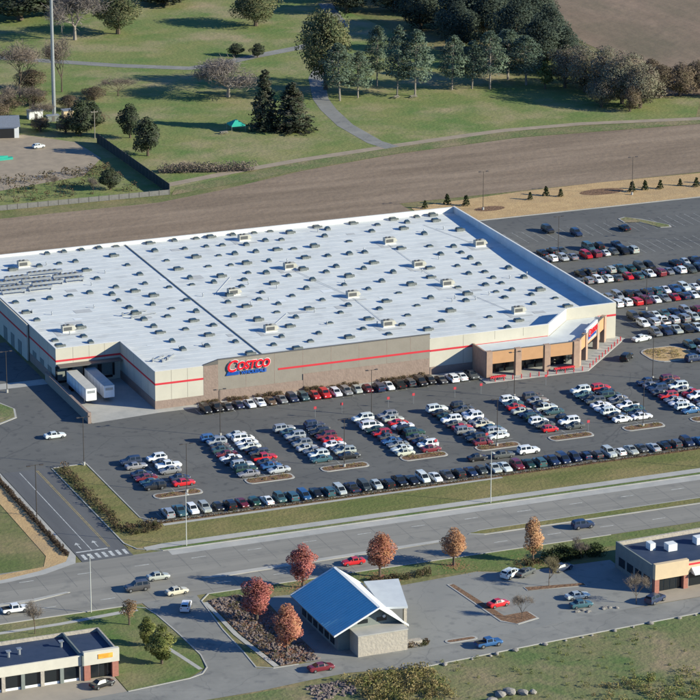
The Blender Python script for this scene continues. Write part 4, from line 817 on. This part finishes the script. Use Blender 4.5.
# gabled bank with white metal roof, the blue of shade painted on one slope
t = thing('gabled_building', 'small gabled building with a large shade-tinted blue metal roof slope and pale stone front', 'building', (-7.3, -150, 0))
RL, RR, RY0, RY1, ZE, ZR = -9.1, 5.9, .4, 22.6, 3.9, 8.3
def slope(x0, x1, z0, z1, name, m):
    mb = MB(); v = [(x0, RY0, z0), (x1, RY0, z1), (x1, RY1, z1), (x0, RY1, z0)]; mb.face(v, 0); w = [(x, y, z-.22) for x, y, z in v]; mb.face(w, 1)
    for i in range(4): j = (i+1) % 4; mb.face([v[i], v[j], w[j], w[i]], 1)
    return mb.build(name, [m, M['greyclad']], t)
rf = slope(RL, 0, ZE, ZR, 'shade_tinted_roof_slope', M['shadeblueroof'])
n = 26
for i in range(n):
    y = RY0+.3+i*(RY1-RY0-.6)/(n-1); mbs = MB(); mbs.face([(RL, y-.03, ZE+.005), (0, y-.03, ZR+.005), (0, y-.03, ZR+.07), (RL, y-.03, ZE+.07)]).face([(RL, y+.03, ZE+.005), (0, y+.03, ZR+.005), (0, y+.03, ZR+.07), (RL, y+.03, ZE+.07)]).face([(RL, y-.03, ZE+.07), (0, y-.03, ZR+.07), (0, y+.03, ZR+.07), (RL, y+.03, ZE+.07)]); mbs.build('standing_seam', M['shadeblueroof'], rf)
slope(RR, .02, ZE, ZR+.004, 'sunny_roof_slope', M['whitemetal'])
def bar(a, b, w, h, m, name):
    a = Vector(a); b = Vector(b); d = (b-a).normalized(); s = Vector((0, 1, 0))*w; u = Vector((0, 0, h)); mb = MB(); v = [a-s/2, a+s/2, b+s/2, b-s/2]
    vs_ = [p for p in v]+[p+u for p in v]; bb = len(mb.v); mb.v += [tuple(p) for p in vs_]; mb.f += [(0, 1, 2, 3), (4, 5, 6, 7), (0, 1, 5, 4), (1, 2, 6, 5), (2, 3, 7, 6), (3, 0, 4, 7)]; mb.m += [0]*6
    return mb.build(name, m, t)
for y in (RY0-.1, RY1+.1):
    bar((RL, y, ZE-.2), (0, y, ZR-.2), .3, .36, M['whitemetal'], 'rake_board'); bar((RR+.1, y, ZE-.2), (.02, y, ZR-.2), .3, .4, M['whitemetal'], 'rake_board')
MB().box(-.25, .35, RY0, RY1, ZR-.02, ZR+.12).build('ridge_cap', M['whitemetal'], t)
MB().box(RL+1.6, RR-.8, 2.2, RY1-1.2, 0, 4.3).build('wall', M['greyclad'], t)
MB().face([(RL+1.2, 2.0, 4.2), (RR-.8, 2.0, 4.0), (.02, 2.0, 8.0)]).face([(RL+1.2, RY1-1, 4.2), (RR-.8, RY1-1, 4.0), (.02, RY1-1, 8.0)]).build('gable_glazing', M['greyclad'], t)
MB().box(-5.2, 4.8, -2.1, 2.1, 0, 4.1).build('stone_front', M['stone'], t); MB().box(-5.3, 4.9, -2.2, 2.15, 4.102, 4.3).build('coping', M['concrete'], t)
for i in range(6): MB().box(RL+1.52, RL+1.598, 4+i*2.9, 6+i*2.9, .6, 3.2).build('side_window', M['glass'], t)
for x in (-3.6, .2): MB().box(x, x+2.0, 1.93, 1.985, 4.9, 5.7).build('gable_window', M['glass'], t)
MB().tube((1.6, 1.6, 5.9), (1.6, 1.9, 5.9), .3, .3, 10, 0, True).build('wall_lamp', M['lampw'], t)
dc = MB(); dc.prism([(4.2, 8.6), (8.8, 7.2), (12.8, 21.2), (6, 22.4)], 4.3, 4.7); dc.build('drive_through_roof', M['canopyroof'], t)
for x, y in ((8.6, 8.2), (12, 20.4)): MB().box(x-.3, x+.3, y-.3, y+.3, 0, 4.298).build('drive_through_column', M['stone'], t)
MB().box(4.9, 8.2, -1.2, .2, .1, 1.1).build('planter', M['stone'], t)

# ---------------------------------------------------------------- trees and plants
def crown(kind, seed):
    R = random.Random(seed); mb = MB(); tr = MB()
    if kind in ('spruce',):
        h = 16.0; tr.tube((0, 0, 0), (0, 0, h*.95), .3, .04, 7)
        for i in range(46):
            z = h*(.05+.93*(i/46)**.9); rad = 4.2*(1-z/h)**.8*R.uniform(.75, 1.15)+.25
            for k in range(max(4, int(9*(1-z/h)+4))):
                a = R.uniform(0, 6.28); rr_ = rad
                tip = Vector((math.cos(a)*rr_, math.sin(a)*rr_, z-rr_*.28))
                tr.tube((0, 0, z), tip, .05, .02, 3)
                for s in range(5):
                    f = R.uniform(.3, 1.05); leaf_quads(mb, (tip.x*f, tip.y*f, z-rr_*.28*f), (.5, .5, .28), 4, .42, R, 1.6)
        return mb, tr, h, 8.0
    if kind == 'pine':
        h = 17.0; bend = R.uniform(-.4, .4); tr.tube((0, 0, 0), (bend, 0, h*.5), .26, .2, 7); tr.tube((bend, 0, h*.5), (bend*1.4, 0, h*.96), .2, .05, 6)
        for i in range(30):
            z = h*(.27+.71*i/30); f = (z/h-.25)/.75; rad = 4.1*(math.sin(math.pi*min(1, f*.8+.22))**.8)*R.uniform(.6, 1.15)
            for k in range(4):
                a = R.uniform(0, 6.28); tip = Vector((bend+math.cos(a)*rad, math.sin(a)*rad, z+R.uniform(-.2, .7)))
                tr.tube((bend, 0, z-.2), tip, .06, .02, 3)
                leaf_quads(mb, tip*.98, (1.05, 1.05, .6), 22, .4, R, 1.6); leaf_quads(mb, Vector((bend, 0, z)).lerp(tip, .6), (.85, .85, .5), 13, .38, R, 1.6)
        return mb, tr, h, 9.0
    if kind in ('bare', 'barebig', 'olivebare'):
        h = 10.0; wdt = 11.0 if kind == 'barebig' else 7.0
        def branch(p, d, L, r, lev):
            q = p+d*L; tr.tube(p, q, r, r*.66, 5 if lev < 2 else 3)
            if lev >= 4:
                for _ in range(6 if kind != 'olivebare' else 4):
                    e = (d+Vector((R.gauss(0, .55), R.gauss(0, .55), R.gauss(.12, .35)))).normalized(); mid = q+e*R.uniform(.5, 1.1)
                    s = e.orthogonal().normalized()*.028; mb.face([q-s, q+s, mid+s*.3, mid-s*.3])
                    for _ in range(2):
                        e2 = (e+Vector((R.gauss(0, .6), R.gauss(0, .6), R.gauss(0, .4)))).normalized(); m2 = mid+e2*R.uniform(.3, .7); s2 = e2.orthogonal().normalized()*.02; mb.face([mid-s2, mid+s2, m2+s2*.3, m2-s2*.3])
                if kind == 'olivebare': leaf_quads(mb, q, (.6, .6, .5), 5, .35, R, 1)
                return
            nb = 3 if lev < 3 else 2
            for k in range(nb+(lev == 0)):
                sp = .8 if kind == 'barebig' else .45
                e = (d*1.0+Vector((R.gauss(0, sp), R.gauss(0, sp), R.uniform(-.05, .4)))).normalized()
                zl = .02 if kind != 'barebig' else -.3
                if e.z < zl: e.z = zl+.06; e.normalize()
                branch(q, e, L*R.uniform(.66, .86), r*.56, lev+1)
        branch(Vector((0, 0, 0)), Vector((R.gauss(0, .04), R.gauss(0, .04), 1)).normalized(), 2.2 if kind != 'barebig' else 1.5, .17 if kind != 'barebig' else .26, 0)
        tips = [Vector(v) for v in mb.v[::5]]
        for _ in range(2600 if kind == 'barebig' else 1100):
            q = R.choice(tips)+Vector((R.gauss(0, .35), R.gauss(0, .35), R.gauss(0, .3))); e = Vector((R.gauss(0, 1), R.gauss(0, 1), R.gauss(.5, .7))).normalized(); m2 = q+e*R.uniform(.5, 1.2)
            s2 = e.cross(Vector((R.gauss(0, 1), R.gauss(0, 1), R.gauss(0, 1)))).normalized()*.035; mb.face([q-s2, q+s2, m2+s2*.3, m2-s2*.3])
        zs = max(v[2] for v in mb.v); xs = sorted(abs(v[0]) for v in mb.v)
        return mb, tr, zs, 2*xs[int(len(xs)*.97)]
    # broadleaf
    P = {'ambermaple': (9, 5.8, .15, 4200, .22, 26), 'brownmaple': (9, 5.8, .13, 5200, .22, 28), 'redmaple': (9, 5.8, .13, 5600, .22, 28), 'rustmaple': (9, 5.8, .12, 5400, .22, 28), 'rustcol': (9.5, 4, .1, 3600, .21, 22), 'rustsmall': (5, 3.5, .2, 900, .2, 11), 'olive': (7, 4.2, .06, 4200, .2, 20),
         'dark': (11, 8, .02, 4200, .36, 24), 'dwood': (18, 15, .03, 7000, .46, 34), 'olivebig': (18, 17, .1, 8000, .42, 40), 'lime': (8.5, 5, .05, 1100, .36, 11), 'brush': (14, 12, .0, 6500, .3, 34), 'brownbrush': (10, 10, .0, 4200, .27, 26)}[kind]
    h, w, bf, nl, ls, nlump = P
    z0 = h*bf; cz = (h+z0)/2; ch = (h-z0)/2
    tr.tube((0, 0, 0), (0, 0, cz), w*.035+.05, w*.02+.03, 7)
    lumps = []
    for k in range(nlump):
        for _ in range(50):
            p = Vector((R.uniform(-1, 1), R.uniform(-1, 1), R.uniform(-1, 1)))
            if p.length < 1: break
        tap = 1-.35*max(0, p.z)-(.25*max(0, -p.z))
        c = Vector((p.x*w*.36*tap, p.y*w*.36*tap, cz+p.z*ch*.78)); r = R.uniform(.45, 1.15)*w*.21
        lumps.append((c, r)); s = Vector((0, 0, max(z0*.9, min(cz, c.z-w*.2)))); tr.tube(s, c, w*.014+.02, .015, 4)
    lumps.append((Vector((0, 0, h-w*.16)), w*.17)); 
    tot = sum(r*r for _, r in lumps)
    for c, r in lumps: leaf_quads(mb, c, (r, r, r*(.85 if kind != 'rustcol' else 1.3)), int(nl*r*r/tot), ls, R, 1)
    leaf_quads(mb, (0, 0, cz), (w*.34, w*.34, ch*.8), nl//4, ls, R, 1)
    return mb, tr, h, w
def soften(me, centre, up=.0, keep=.45):
    c = Vector(centre); V = me.vertices; flip = []
    for p in me.polygons:
        o = p.center-c; o.z += up
        if p.normal.dot(o) < 0: flip.append(p.index)
    bm = bmesh.new(); bm.from_mesh(me); bm.faces.ensure_lookup_table(); bmesh.ops.reverse_faces(bm, faces=[bm.faces[i] for i in flip]); bm.to_mesh(me); bm.free()
    me.polygons.foreach_set('use_smooth', [True]*len(me.polygons)); ns = [None]*len(me.loops)
    for p in me.polygons:
        o = p.center-c; o.z += up; o.normalize(); n = (o+p.normal*keep).normalized()
        for l in p.loop_indices: ns[l] = n
    me.normals_split_custom_set(ns)
TM = {}
LK = {'bare': 'twig', 'barebig': 'palebare', 'olivebare': 'olivebare'}
def tree(kind, x, y, h, w, label, group=None, v=None, name=None):
    v = rnd.randrange(3) if v is None else v
    if (kind, v) not in TM:
        c, tr, hn, wn_ = crown(kind, v*97+len(kind)*13+ord(kind[0]))
        TM[(kind, v)] = (c.mesh('crown', LM[LK.get(kind, kind)]), tr.mesh('trunk', M['palebark'] if kind in ('barebig', 'pine') else M['bark']), hn, wn_)
        if kind not in ('bare', 'barebig', 'olivebare'): soften(TM[(kind, v)][0], (0, 0, TM[(kind, v)][2]*(.3 if kind in ('spruce', 'pine') else .42)), 0, .6 if kind in ('spruce', 'pine') else .5)
    cm, tm, hn, wn_ = TM[(kind, v)]
    t = thing(name or {'spruce': 'spruce_tree', 'pine': 'pine_tree', 'bare': 'bare_tree', 'barebig': 'bare_tree', 'redmaple': 'maple_tree', 'rustmaple': 'maple_tree', 'ambermaple': 'maple_tree', 'brownmaple': 'maple_tree'}.get(kind, 'tree'), label, 'tree', (x, y, 0), rnd.uniform(0, 6.28), group)
    if y > 150 and kind not in ('bare', 'barebig'): w *= 1.22
    a_ = rnd.uniform(.9, 1.12); t.scale = (w/wn_*a_, w/wn_/a_, h/hn*rnd.uniform(.96, 1.05)); link('crown', cm, t); link('trunk', tm, t)
    return t
FT = [('redmaple', -9.2, -115.4, 9.8, 5.8, 'dark red autumn maple on the verge just behind the shade-tinted blue roof'), ('brownmaple', 7.1, -115.6, 9.4, 6.2, 'rust orange autumn maple on the verge beside the drive-through roof'), ('redmaple', -23.6, -128.1, 9.3, 6.6, 'bright red autumn maple in the rubble bed by the garden walk'),
 ('rustmaple', -24, -145.1, 9.6, 6, 'red and amber autumn maple at the street end of the rubble bed'), ('ambermaple', 23.1, -115.5, 8.5, 5.8, 'thin rusty maple on the verge between the yard and main road'), ('rustcol', 38.7, -119.4, 9.6, 4.2, 'narrow amber columnar tree on the verge by the yard'),
 ('rustsmall', -46.9, -120.9, 5.4, 3.7, 'small thin brown-leaved tree on the corner lawn'), ('olive', -47.1, -132, 6.2, 3.6, 'smaller olive green tree on the corner lawn'), ('olive', -47.4, -141.3, 7.8, 4.9, 'larger olive yellow tree on the corner lawn by the brick pier'),
 ('bare', -64.9, -118.5, 6.9, 4.2, 'bare tree behind the long columned store'), ('bare', 23.8, -146.2, 5.3, 3.4, 'bare tree at the street end of the yard divider'), ('olivebare', 35.9, -132.8, 6.7, 3.6, 'half bare olive tree on the slim yard island'), ('bare', 47.6, -147.6, 6.8, 3.8, 'bare brown tree beside the buff shop corner'), ('bare', 48.4, -121.5, 4.3, 4.4, 'low bare tree in the shade behind the shop')]
for k, x, y, h, w, lb in FT: tree(k, x, y, h, w*1.15, lb)
BT = [('spruce', 117.8, 240.6, 19.2, 7.9, 'taller of two spruces beside the turquoise tent'), ('spruce', 125, 236.4, 15.5, 11, 'broader of two spruces, beside the park road'), ('dark', 76.7, 246.2, 11.1, 6.6, 'smaller dark bushy tree beside the screened fence'), ('dark', 74.5, 223.4, 12.4, 8.8, 'larger dark bushy tree beside the screened fence'),
 ('barebig', 122.5, 285.8, 14.5, 19.6, 'wide pale bare tree on the lawn below the park lane'), ('olivebig', 154.9, 284, 27, 18.5, 'largest olive tree, beside the park road'), ('lime', 220.1, 258.7, 8.8, 5.1, 'small lime yellow tree at the edge of the dark wood')]
for b in BT: tree(*b)
for i, (x, y, h, w) in enumerate([(153.2, 267.6, 18, 9.4), (160, 269.3, 15.4, 8.2), (172, 282.5, 19.6, 7.7), (173.1, 268.5, 21.3, 8.9), (177.8, 265.1, 21.9, 9.5), (192, 268.5, 17.9, 8.9), (198.5, 267.4, 16.3, 7.7), (203.8, 265.2, 18.5, 9), (214.5, 274.8, 17.4, 12.3), (216.9, 266.1, 16.3, 10.9)]):
    tree('pine', x, y, h, w, 'slender grey-green pine in the row, %s from the park road' % ORD[i], 'pines in the park row', i % 3)
for i, (k, x, y, h, w, lb) in enumerate([('olivebig', 120.1, 388.3, 14.5, 17.9, 'round olive tree beyond the park lane, nearer the telecom tower'), ('olivebig', 168.5, 383.1, 13.5, 17.4, 'round olive tree beyond the park lane, nearer the dark wood'), ('bare', 61.3, 308.9, 19.3, 12.7, 'tall bare tree behind the farm shed'), ('barebig', 103.5, 384.6, 20.7, 17.1, 'tall pale bare tree beyond the park lane by the tower'),
   ('bare', 76, 311.9, 17.8, 12.8, 'tall bare tree right beside the telecom tower'), ('bare', 90.8, 300.1, 6.5, 11, 'low spreading bare tree between tower and park lane'), ('bare', 50, 284.5, 11.3, 9.3, 'bare tree behind the shed roof'), ('bare', 58.6, 289.6, 9, 9.4, 'bare tree beside the white equipment shelter'), ('bare', 57, 271.9, 8.1, 7.4, 'small bare tree between shed and equipment cabinet'),
   ('dark', 63.4, 254, 11.7, 8.6, 'dark tree at the back end of the screened fence'), ('dark', 95.7, 423, 14.1, 24.6, 'wide dark tree far beyond the park lane'), ('dark', 111.7, 427.6, 10.7, 21.3, 'low dark tree far behind the pale bare tree'), ('dark', 151, 430, 7.9, 21.4, 'low dark tree far behind the round olive trees'), ('dark', 145.4, 341, 4.4, 5.4, 'small dark bush beside the bend of the park lane'), ('dark', 151.4, 336, 5, 5.3, 'round dark bush on the inner side of the park lane')]):
    tree(k, x, y, h, w, lb)
for i, (x, y, h, w) in enumerate([(218.6, 355.9, 17.5, 15.9), (223.2, 336.6, 19.3, 17.1), (231.3, 329.9, 20.6, 15.7), (229, 300.8, 22.2, 15.3), (229.1, 281.5, 19.9, 13.1), (244.8, 372.5, 16, 17.7), (252.7, 360.2, 16, 16.1), (239.8, 392, 15, 17.8), (222.3, 387, 15, 16.3), (243, 303.4, 18, 13), (246, 330, 19, 16), (206, 392, 14, 16), (236, 352, 19, 17), (258, 342, 16, 14), (212, 410, 15, 18), (235, 415, 15, 18), (262, 385, 15, 17), (216, 318, 17, 13), (239, 284, 15, 11)]):
    tree('dwood', x, y, h, w, 'dense dark tree crowded in the wood beside the ploughed field', 'trees of the dark wood', i % 3)
for i, (k, x, y, h, w) in enumerate([('brush', 226.6, 257.6, 14.7, 11.5), ('brush', 230.1, 250.2, 15.6, 12.8), ('brush', 232.3, 240.3, 16.1, 13.3), ('brush', 233.6, 231, 17.3, 14.5), ('brush', 236.4, 224, 14, 12.5), ('brush', 225.6, 229.3, 9.5, 9.4), ('brush', 239.2, 272.6, 11, 13), ('brush', 240, 256, 13, 13), ('brush', 243, 243, 13, 12)]):
    tree(k, x, y, h, w, 'grey-green scrub tree in the thicket between dark wood and dirt path', 'scrub trees in the thicket', i % 3, 'scrub_tree')
for i, (x, y, h, w) in enumerate([(248.4, 233.9, 10.9, 11.4), (255.5, 234, 11.6, 11.5), (263.1, 236.9, 11, 10.9), (249.3, 242.5, 11, 9.6), (231.4, 221.2, 8.2, 7.5), (272, 241, 11, 12), (266, 228, 6, 8)]):
    tree('brownbrush', x, y, h, w, 'brown leafless bush along the edge of the ploughed field', 'brown bushes by the field', i % 3, 'bush')
for i, (x, y, h, w) in enumerate([(52, 292, 6, 9), (62, 297, 6, 10), (45, 300, 8, 10), (70.5, 287, 5, 8), (54, 264, 5, 7), (60.5, 259, 6, 7), (73, 268, 4, 7), (82, 297, 4.5, 9), (46, 283, 6, 8), (38, 293, 8, 9), (68, 318, 7, 11), (52, 325, 8, 12)]):
    tree('brownbrush', x, y, h, w, 'leafless brown bush in the scrub round the telecom tower', 'brown scrub round the tower', i % 3, 'bush')
tree('dark', 69.5, 262, 9, 8, 'dark spreading tree between utility pole and telecom tower')
# low hedge of brown shrubs beside the dirt path
stuff_shrubs('hedge', 'low straggling brown hedge beside the dirt path', 'hedge', 'twig', [(72+i*.42+rnd.uniform(-.3, .3), 203.2-i*.118+rnd.uniform(-.8, .8), rnd.uniform(2, 3.6)) for i in range(60)], .32, 30)
stuff_shrubs('yard_brush', 'dead brush and weeds on the farm yard slope', 'brush', 'shrub', [(rnd.uniform(18, 60), rnd.uniform(186, 216), rnd.uniform(.8, 3.2)) for i in range(70)], .35, 22)
for i, (x, y, h) in enumerate([(52, 190.5, 6.5), (36.5, 196, 4.5), (46, 187.5, 5)]): tree('dark' if i == 0 else 'bare', x, y, h, h*.9, ['small green tree by the low grey fence', 'bare sapling on the farm slope, further from the fence', 'bare sapling close behind the low grey fence'][i])
# tan bank shrubs
bush_me = []
for v in range(3):
    mb = MB(); R = random.Random(50+v)
    for i in range(9): z = .25+i*.28; leaf_quads(mb, (0, 0, z), (1.0*(1-i/10)+.15,)*2+(.3,), 22, .42, R, 1.5)
    mb.tube((0, 0, 0), (0, 0, 2), .08, .03, 5); bush_me.append(mb.mesh('evergreen_shrub', LM['evergreen']))
for x, y in [(157.5, 136), (163.5, 138.3), (166.9, 135.9), (187.9, 133.2), (192.3, 133.8), (196.8, 133.2), (203.6, 134.1), (207.4, 131.5), (138.2, 136.7), (134, 140.2), (126.5, 138.5), (212, 133.5), (216, 131)]:
    o = link('evergreen_shrub', bush_me[rnd.randrange(3)], None, (x, y, .07)); o.scale = [rnd.uniform(.75, 1.1)]*3; tag(o, 'small dark evergreen shrub planted on the tan bank', 'shrub', 'evergreens on the tan bank')
for x, y, a, b in [(143, 131.5, 4.6, 2.4), (180, 136.5, 6.8, 3.2)]:
    P = [(x+a*math.cos(i*.449), y+b*math.sin(i*.449)) for i in range(14)]
    sheet('mulch_bed', P, .09, M['mulch'])
# hedges and shrubs near the drive
stuff_shrubs('clipped_hedge', 'low dark brown hedge along the driveway sidewalk', 'hedge', 'hedge', [(-46.75+rnd.uniform(-.25, .25), -30-i*.5, rnd.uniform(.75, 1.0)) for i in range(103)], .3, 34)
stuff_shrubs('drive_shrubs', 'straggling brown shrubs on the grass strip between driveway and lot', 'shrubs', 'shrub', [(-32.2+rnd.uniform(-.7, .9), -31-i*.75+rnd.uniform(-.4, .4), rnd.uniform(1, 1.9)) for i in range(56)] + [(rnd.uniform(-31, -24.5), rnd.uniform(-75, -70), rnd.uniform(.8, 1.6)) for i in range(36)], .34, 26)
stuff_shrubs('strip_shrubs', 'low brown shrubs along the roadside mulch strip', 'shrubs', 'shrub', [(-24+i*.62+rnd.uniform(-.3, .3), -70.4+rnd.uniform(-.25, .25), rnd.uniform(.45, .95)) for i in range(270)], .3, 16)
stuff_shrubs('island_grasses', 'dry grasses on the lot islands', 'grass', 'grasses', [(rnd.uniform(a-1.4, b+1.6), rnd.uniform(y0+.7, y1-.7), rnd.uniform(.4, .8)) for (a, b), (y0, y1) in zip(ROWX, IY) for _ in range(14)] + [(rnd.uniform(123, 131.5), rnd.uniform(-10, -2.4), rnd.uniform(.4, 1)) for _ in range(50)], .3, 14)
stuff_shrubs('verge_shrubs', 'brown shrubs on the near verge behind the yard', 'shrubs', 'shrub', [(rnd.uniform(4, 17), rnd.uniform(-118.6, -116.8), rnd.uniform(.7, 1.5)) for _ in range(30)] + [(rnd.uniform(34, 42), rnd.uniform(-121.5, -119), rnd.uniform(.6, 1.2)) for _ in range(22)] + [(rnd.uniform(-2, 2.4), rnd.uniform(-152.4, -150.4), rnd.uniform(.8, 1.4)) for _ in range(10)], .34, 26)
stuff_shrubs('dark_hedge', 'tall dark hedge behind the flat-roofed shop', 'hedge', 'evergreen', [(rnd.uniform(42, 53), rnd.uniform(-121.5, -118), rnd.uniform(1.6, 2.8)) for _ in range(44)], .34, 40)
# rubble bed
sheet('rubble_bed', [(-29, -115.2), (-22.8, -113.9), (-18.4, -118.6), (-19.2, -140), (-19, -146.6), (-23, -150.5), (-27.3, -150.6), (-28.9, -133)], .08, M['mulch'])
def pebble(mb, x, y, s, R, z=.08):
    b = len(mb.v); n = 6
    mb.v += [(x+s*math.cos(i*1.047)*R.uniform(.7, 1.1), y+s*math.sin(i*1.047)*R.uniform(.7, 1.1), z) for i in range(n)]
    mb.v += [(x+s*.6*math.cos(i*1.047)*R.uniform(.6, 1.1), y+s*.6*math.sin(i*1.047)*R.uniform(.6, 1.1), z+s*R.uniform(.5, .9)) for i in range(n)]
    for i in range(n): j = (i+1) % n; mb.f.append((b+i, b+j, b+n+j, b+n+i)); mb.m.append(0)
    mb.f.append(tuple(b+n+i for i in range(n))); mb.m.append(0)
mb = MB(); R = random.Random(5)
for _ in range(1500):
    y = R.uniform(-150.2, -114.6); x0 = -28.6+(0 if y > -133 else (-133-y)*.085); x1 = -19.4 if y < -119 else -22
    pebble(mb, R.uniform(x0, x1), y, R.uniform(.12, .42), R)
for _ in range(260): pebble(mb, R.uniform(-27, -18.5), R.uniform(-168, -161.6), R.uniform(.15, .5), R, .03)
tag(mb.build('rubble', M['cobble']), 'loose reddish grey rubble stones in the bed under the red maples', 'stones', kind='stuff')
stuff_shrubs('bed_plants', 'dry plants among the rubble under the maples', 'plants', 'shrub', [(R.uniform(-28.2, -20), R.uniform(-149.6, -115.4), R.uniform(.5, 1.1)) for _ in range(80)], .3, 18)
mb = MB(); R = random.Random(77)
for (x, y, n) in [(-23.6, -128.1, 520), (-24, -145.1, 520), (-9.2, -115.4, 360), (7.1, -115.6, 360), (23.1, -115.5, 260), (38.7, -119.4, 200)]:
    for _ in range(n):
        a = R.uniform(0, 6.28); r = abs(R.gauss(0, 2.6)); px, py = x+math.cos(a)*r, y+math.sin(a)*r; q = R.uniform(0, 3); c_, s_2 = math.cos(q)*.12, math.sin(q)*.12; z = .17+R.uniform(0, .03)
        if py > -111.9: continue
        mb.face([(px-c_, py-s_2, z), (px+s_2, py-c_, z+.02), (px+c_, py+s_2, z), (px-s_2, py+c_, z+.02)])
tag(mb.build('fallen_leaves', LM['rustmaple']), 'red and brown fallen leaves scattered under the autumn maples', 'leaves', kind='stuff')
# boulders
def boulder(x, y, s, label, group):
    R = random.Random(int(x*37+y*11)); bm = bmesh.new(); bmesh.ops.create_icosphere(bm, subdivisions=2, radius=1)
    for v in bm.verts: v.co *= 1+.28*mnoise.noise(v.co*1.3+Vector((x, y, 0))); v.co.z *= .62; v.co.x *= R.uniform(1, 1.05)
    me = bpy.data.meshes.new('boulder'); bm.to_mesh(me); bm.free(); me.materials.append(M['rock'])
    o = link('boulder', me, None, (x, y, s*.35)); o.scale = (s*1.2, s, s); o.rotation_euler = (0, 0, R.uniform(0, 3)); tag(o, label, 'boulder', group)
for i in range(17):
    x = -3+i*4.1+rnd.uniform(-2, 2); y = -161.6+(x+4)*.088 if x < 26 else -159+(x-26)*.075
    boulder(x, y-.25+rnd.uniform(-.2, .15), rnd.uniform(.25, .6), 'rough pale boulder edging the street along the rough grass', 'boulders along the street')
for i, (x, y, s) in enumerate([(4.5, -178.5, 1.0), (6.6, -178, 1.1), (8.8, -179, .9), (1.8, -180.5, 1.1), (10.6, -179.4, .7), (3.2, -182, .8)]):
    boulder(x, y, s, 'pale boulder in the heap out on the rough grass', 'boulder heap on the rough grass')
for i in range(12): boulder(34+rnd.uniform(0, 9.5), -147.4+rnd.uniform(-.7, .8), rnd.uniform(.25, .45), 'small stone in the gravel patch of the concrete yard', 'stones in the yard patch')
# tall rough grass and weeds at the bottom edge
stuff_shrubs('tall_weeds', 'tall tan and green weeds at the street corner of the rough grass', 'weeds', 'grasses', [(rnd.uniform(-19, -3), rnd.uniform(-176, -161.8), rnd.uniform(.8, 2.2)) for _ in range(190)] + [(rnd.uniform(20, 42), rnd.uniform(-192, -180), rnd.uniform(.6, 1.5)) for _ in range(40)], .34, 22)
stuff_shrubs('green_weeds', 'clumps of green weeds in the rough grass', 'weeds', 'olive', [(rnd.uniform(-18, -2), rnd.uniform(-178, -162), rnd.uniform(.7, 1.8)) for _ in range(60)] + [(rnd.uniform(-2, 75), rnd.uniform(-192, -160), rnd.uniform(.3, .8)) for _ in range(140)] + [(rnd.uniform(25, 42), rnd.uniform(-195, -181), rnd.uniform(.8, 1.8)) for _ in range(40)], .3, 18)
stuff_shrubs('dry_tufts', 'dry tufts on the graded dirt margin', 'grass', 'grasses', [(rnd.uniform(70, 250), 0, rnd.uniform(.5, 1.1)) for _ in range(1)], .3, 14)
print('cars', ncar, 'objects', len(bpy.data.objects))
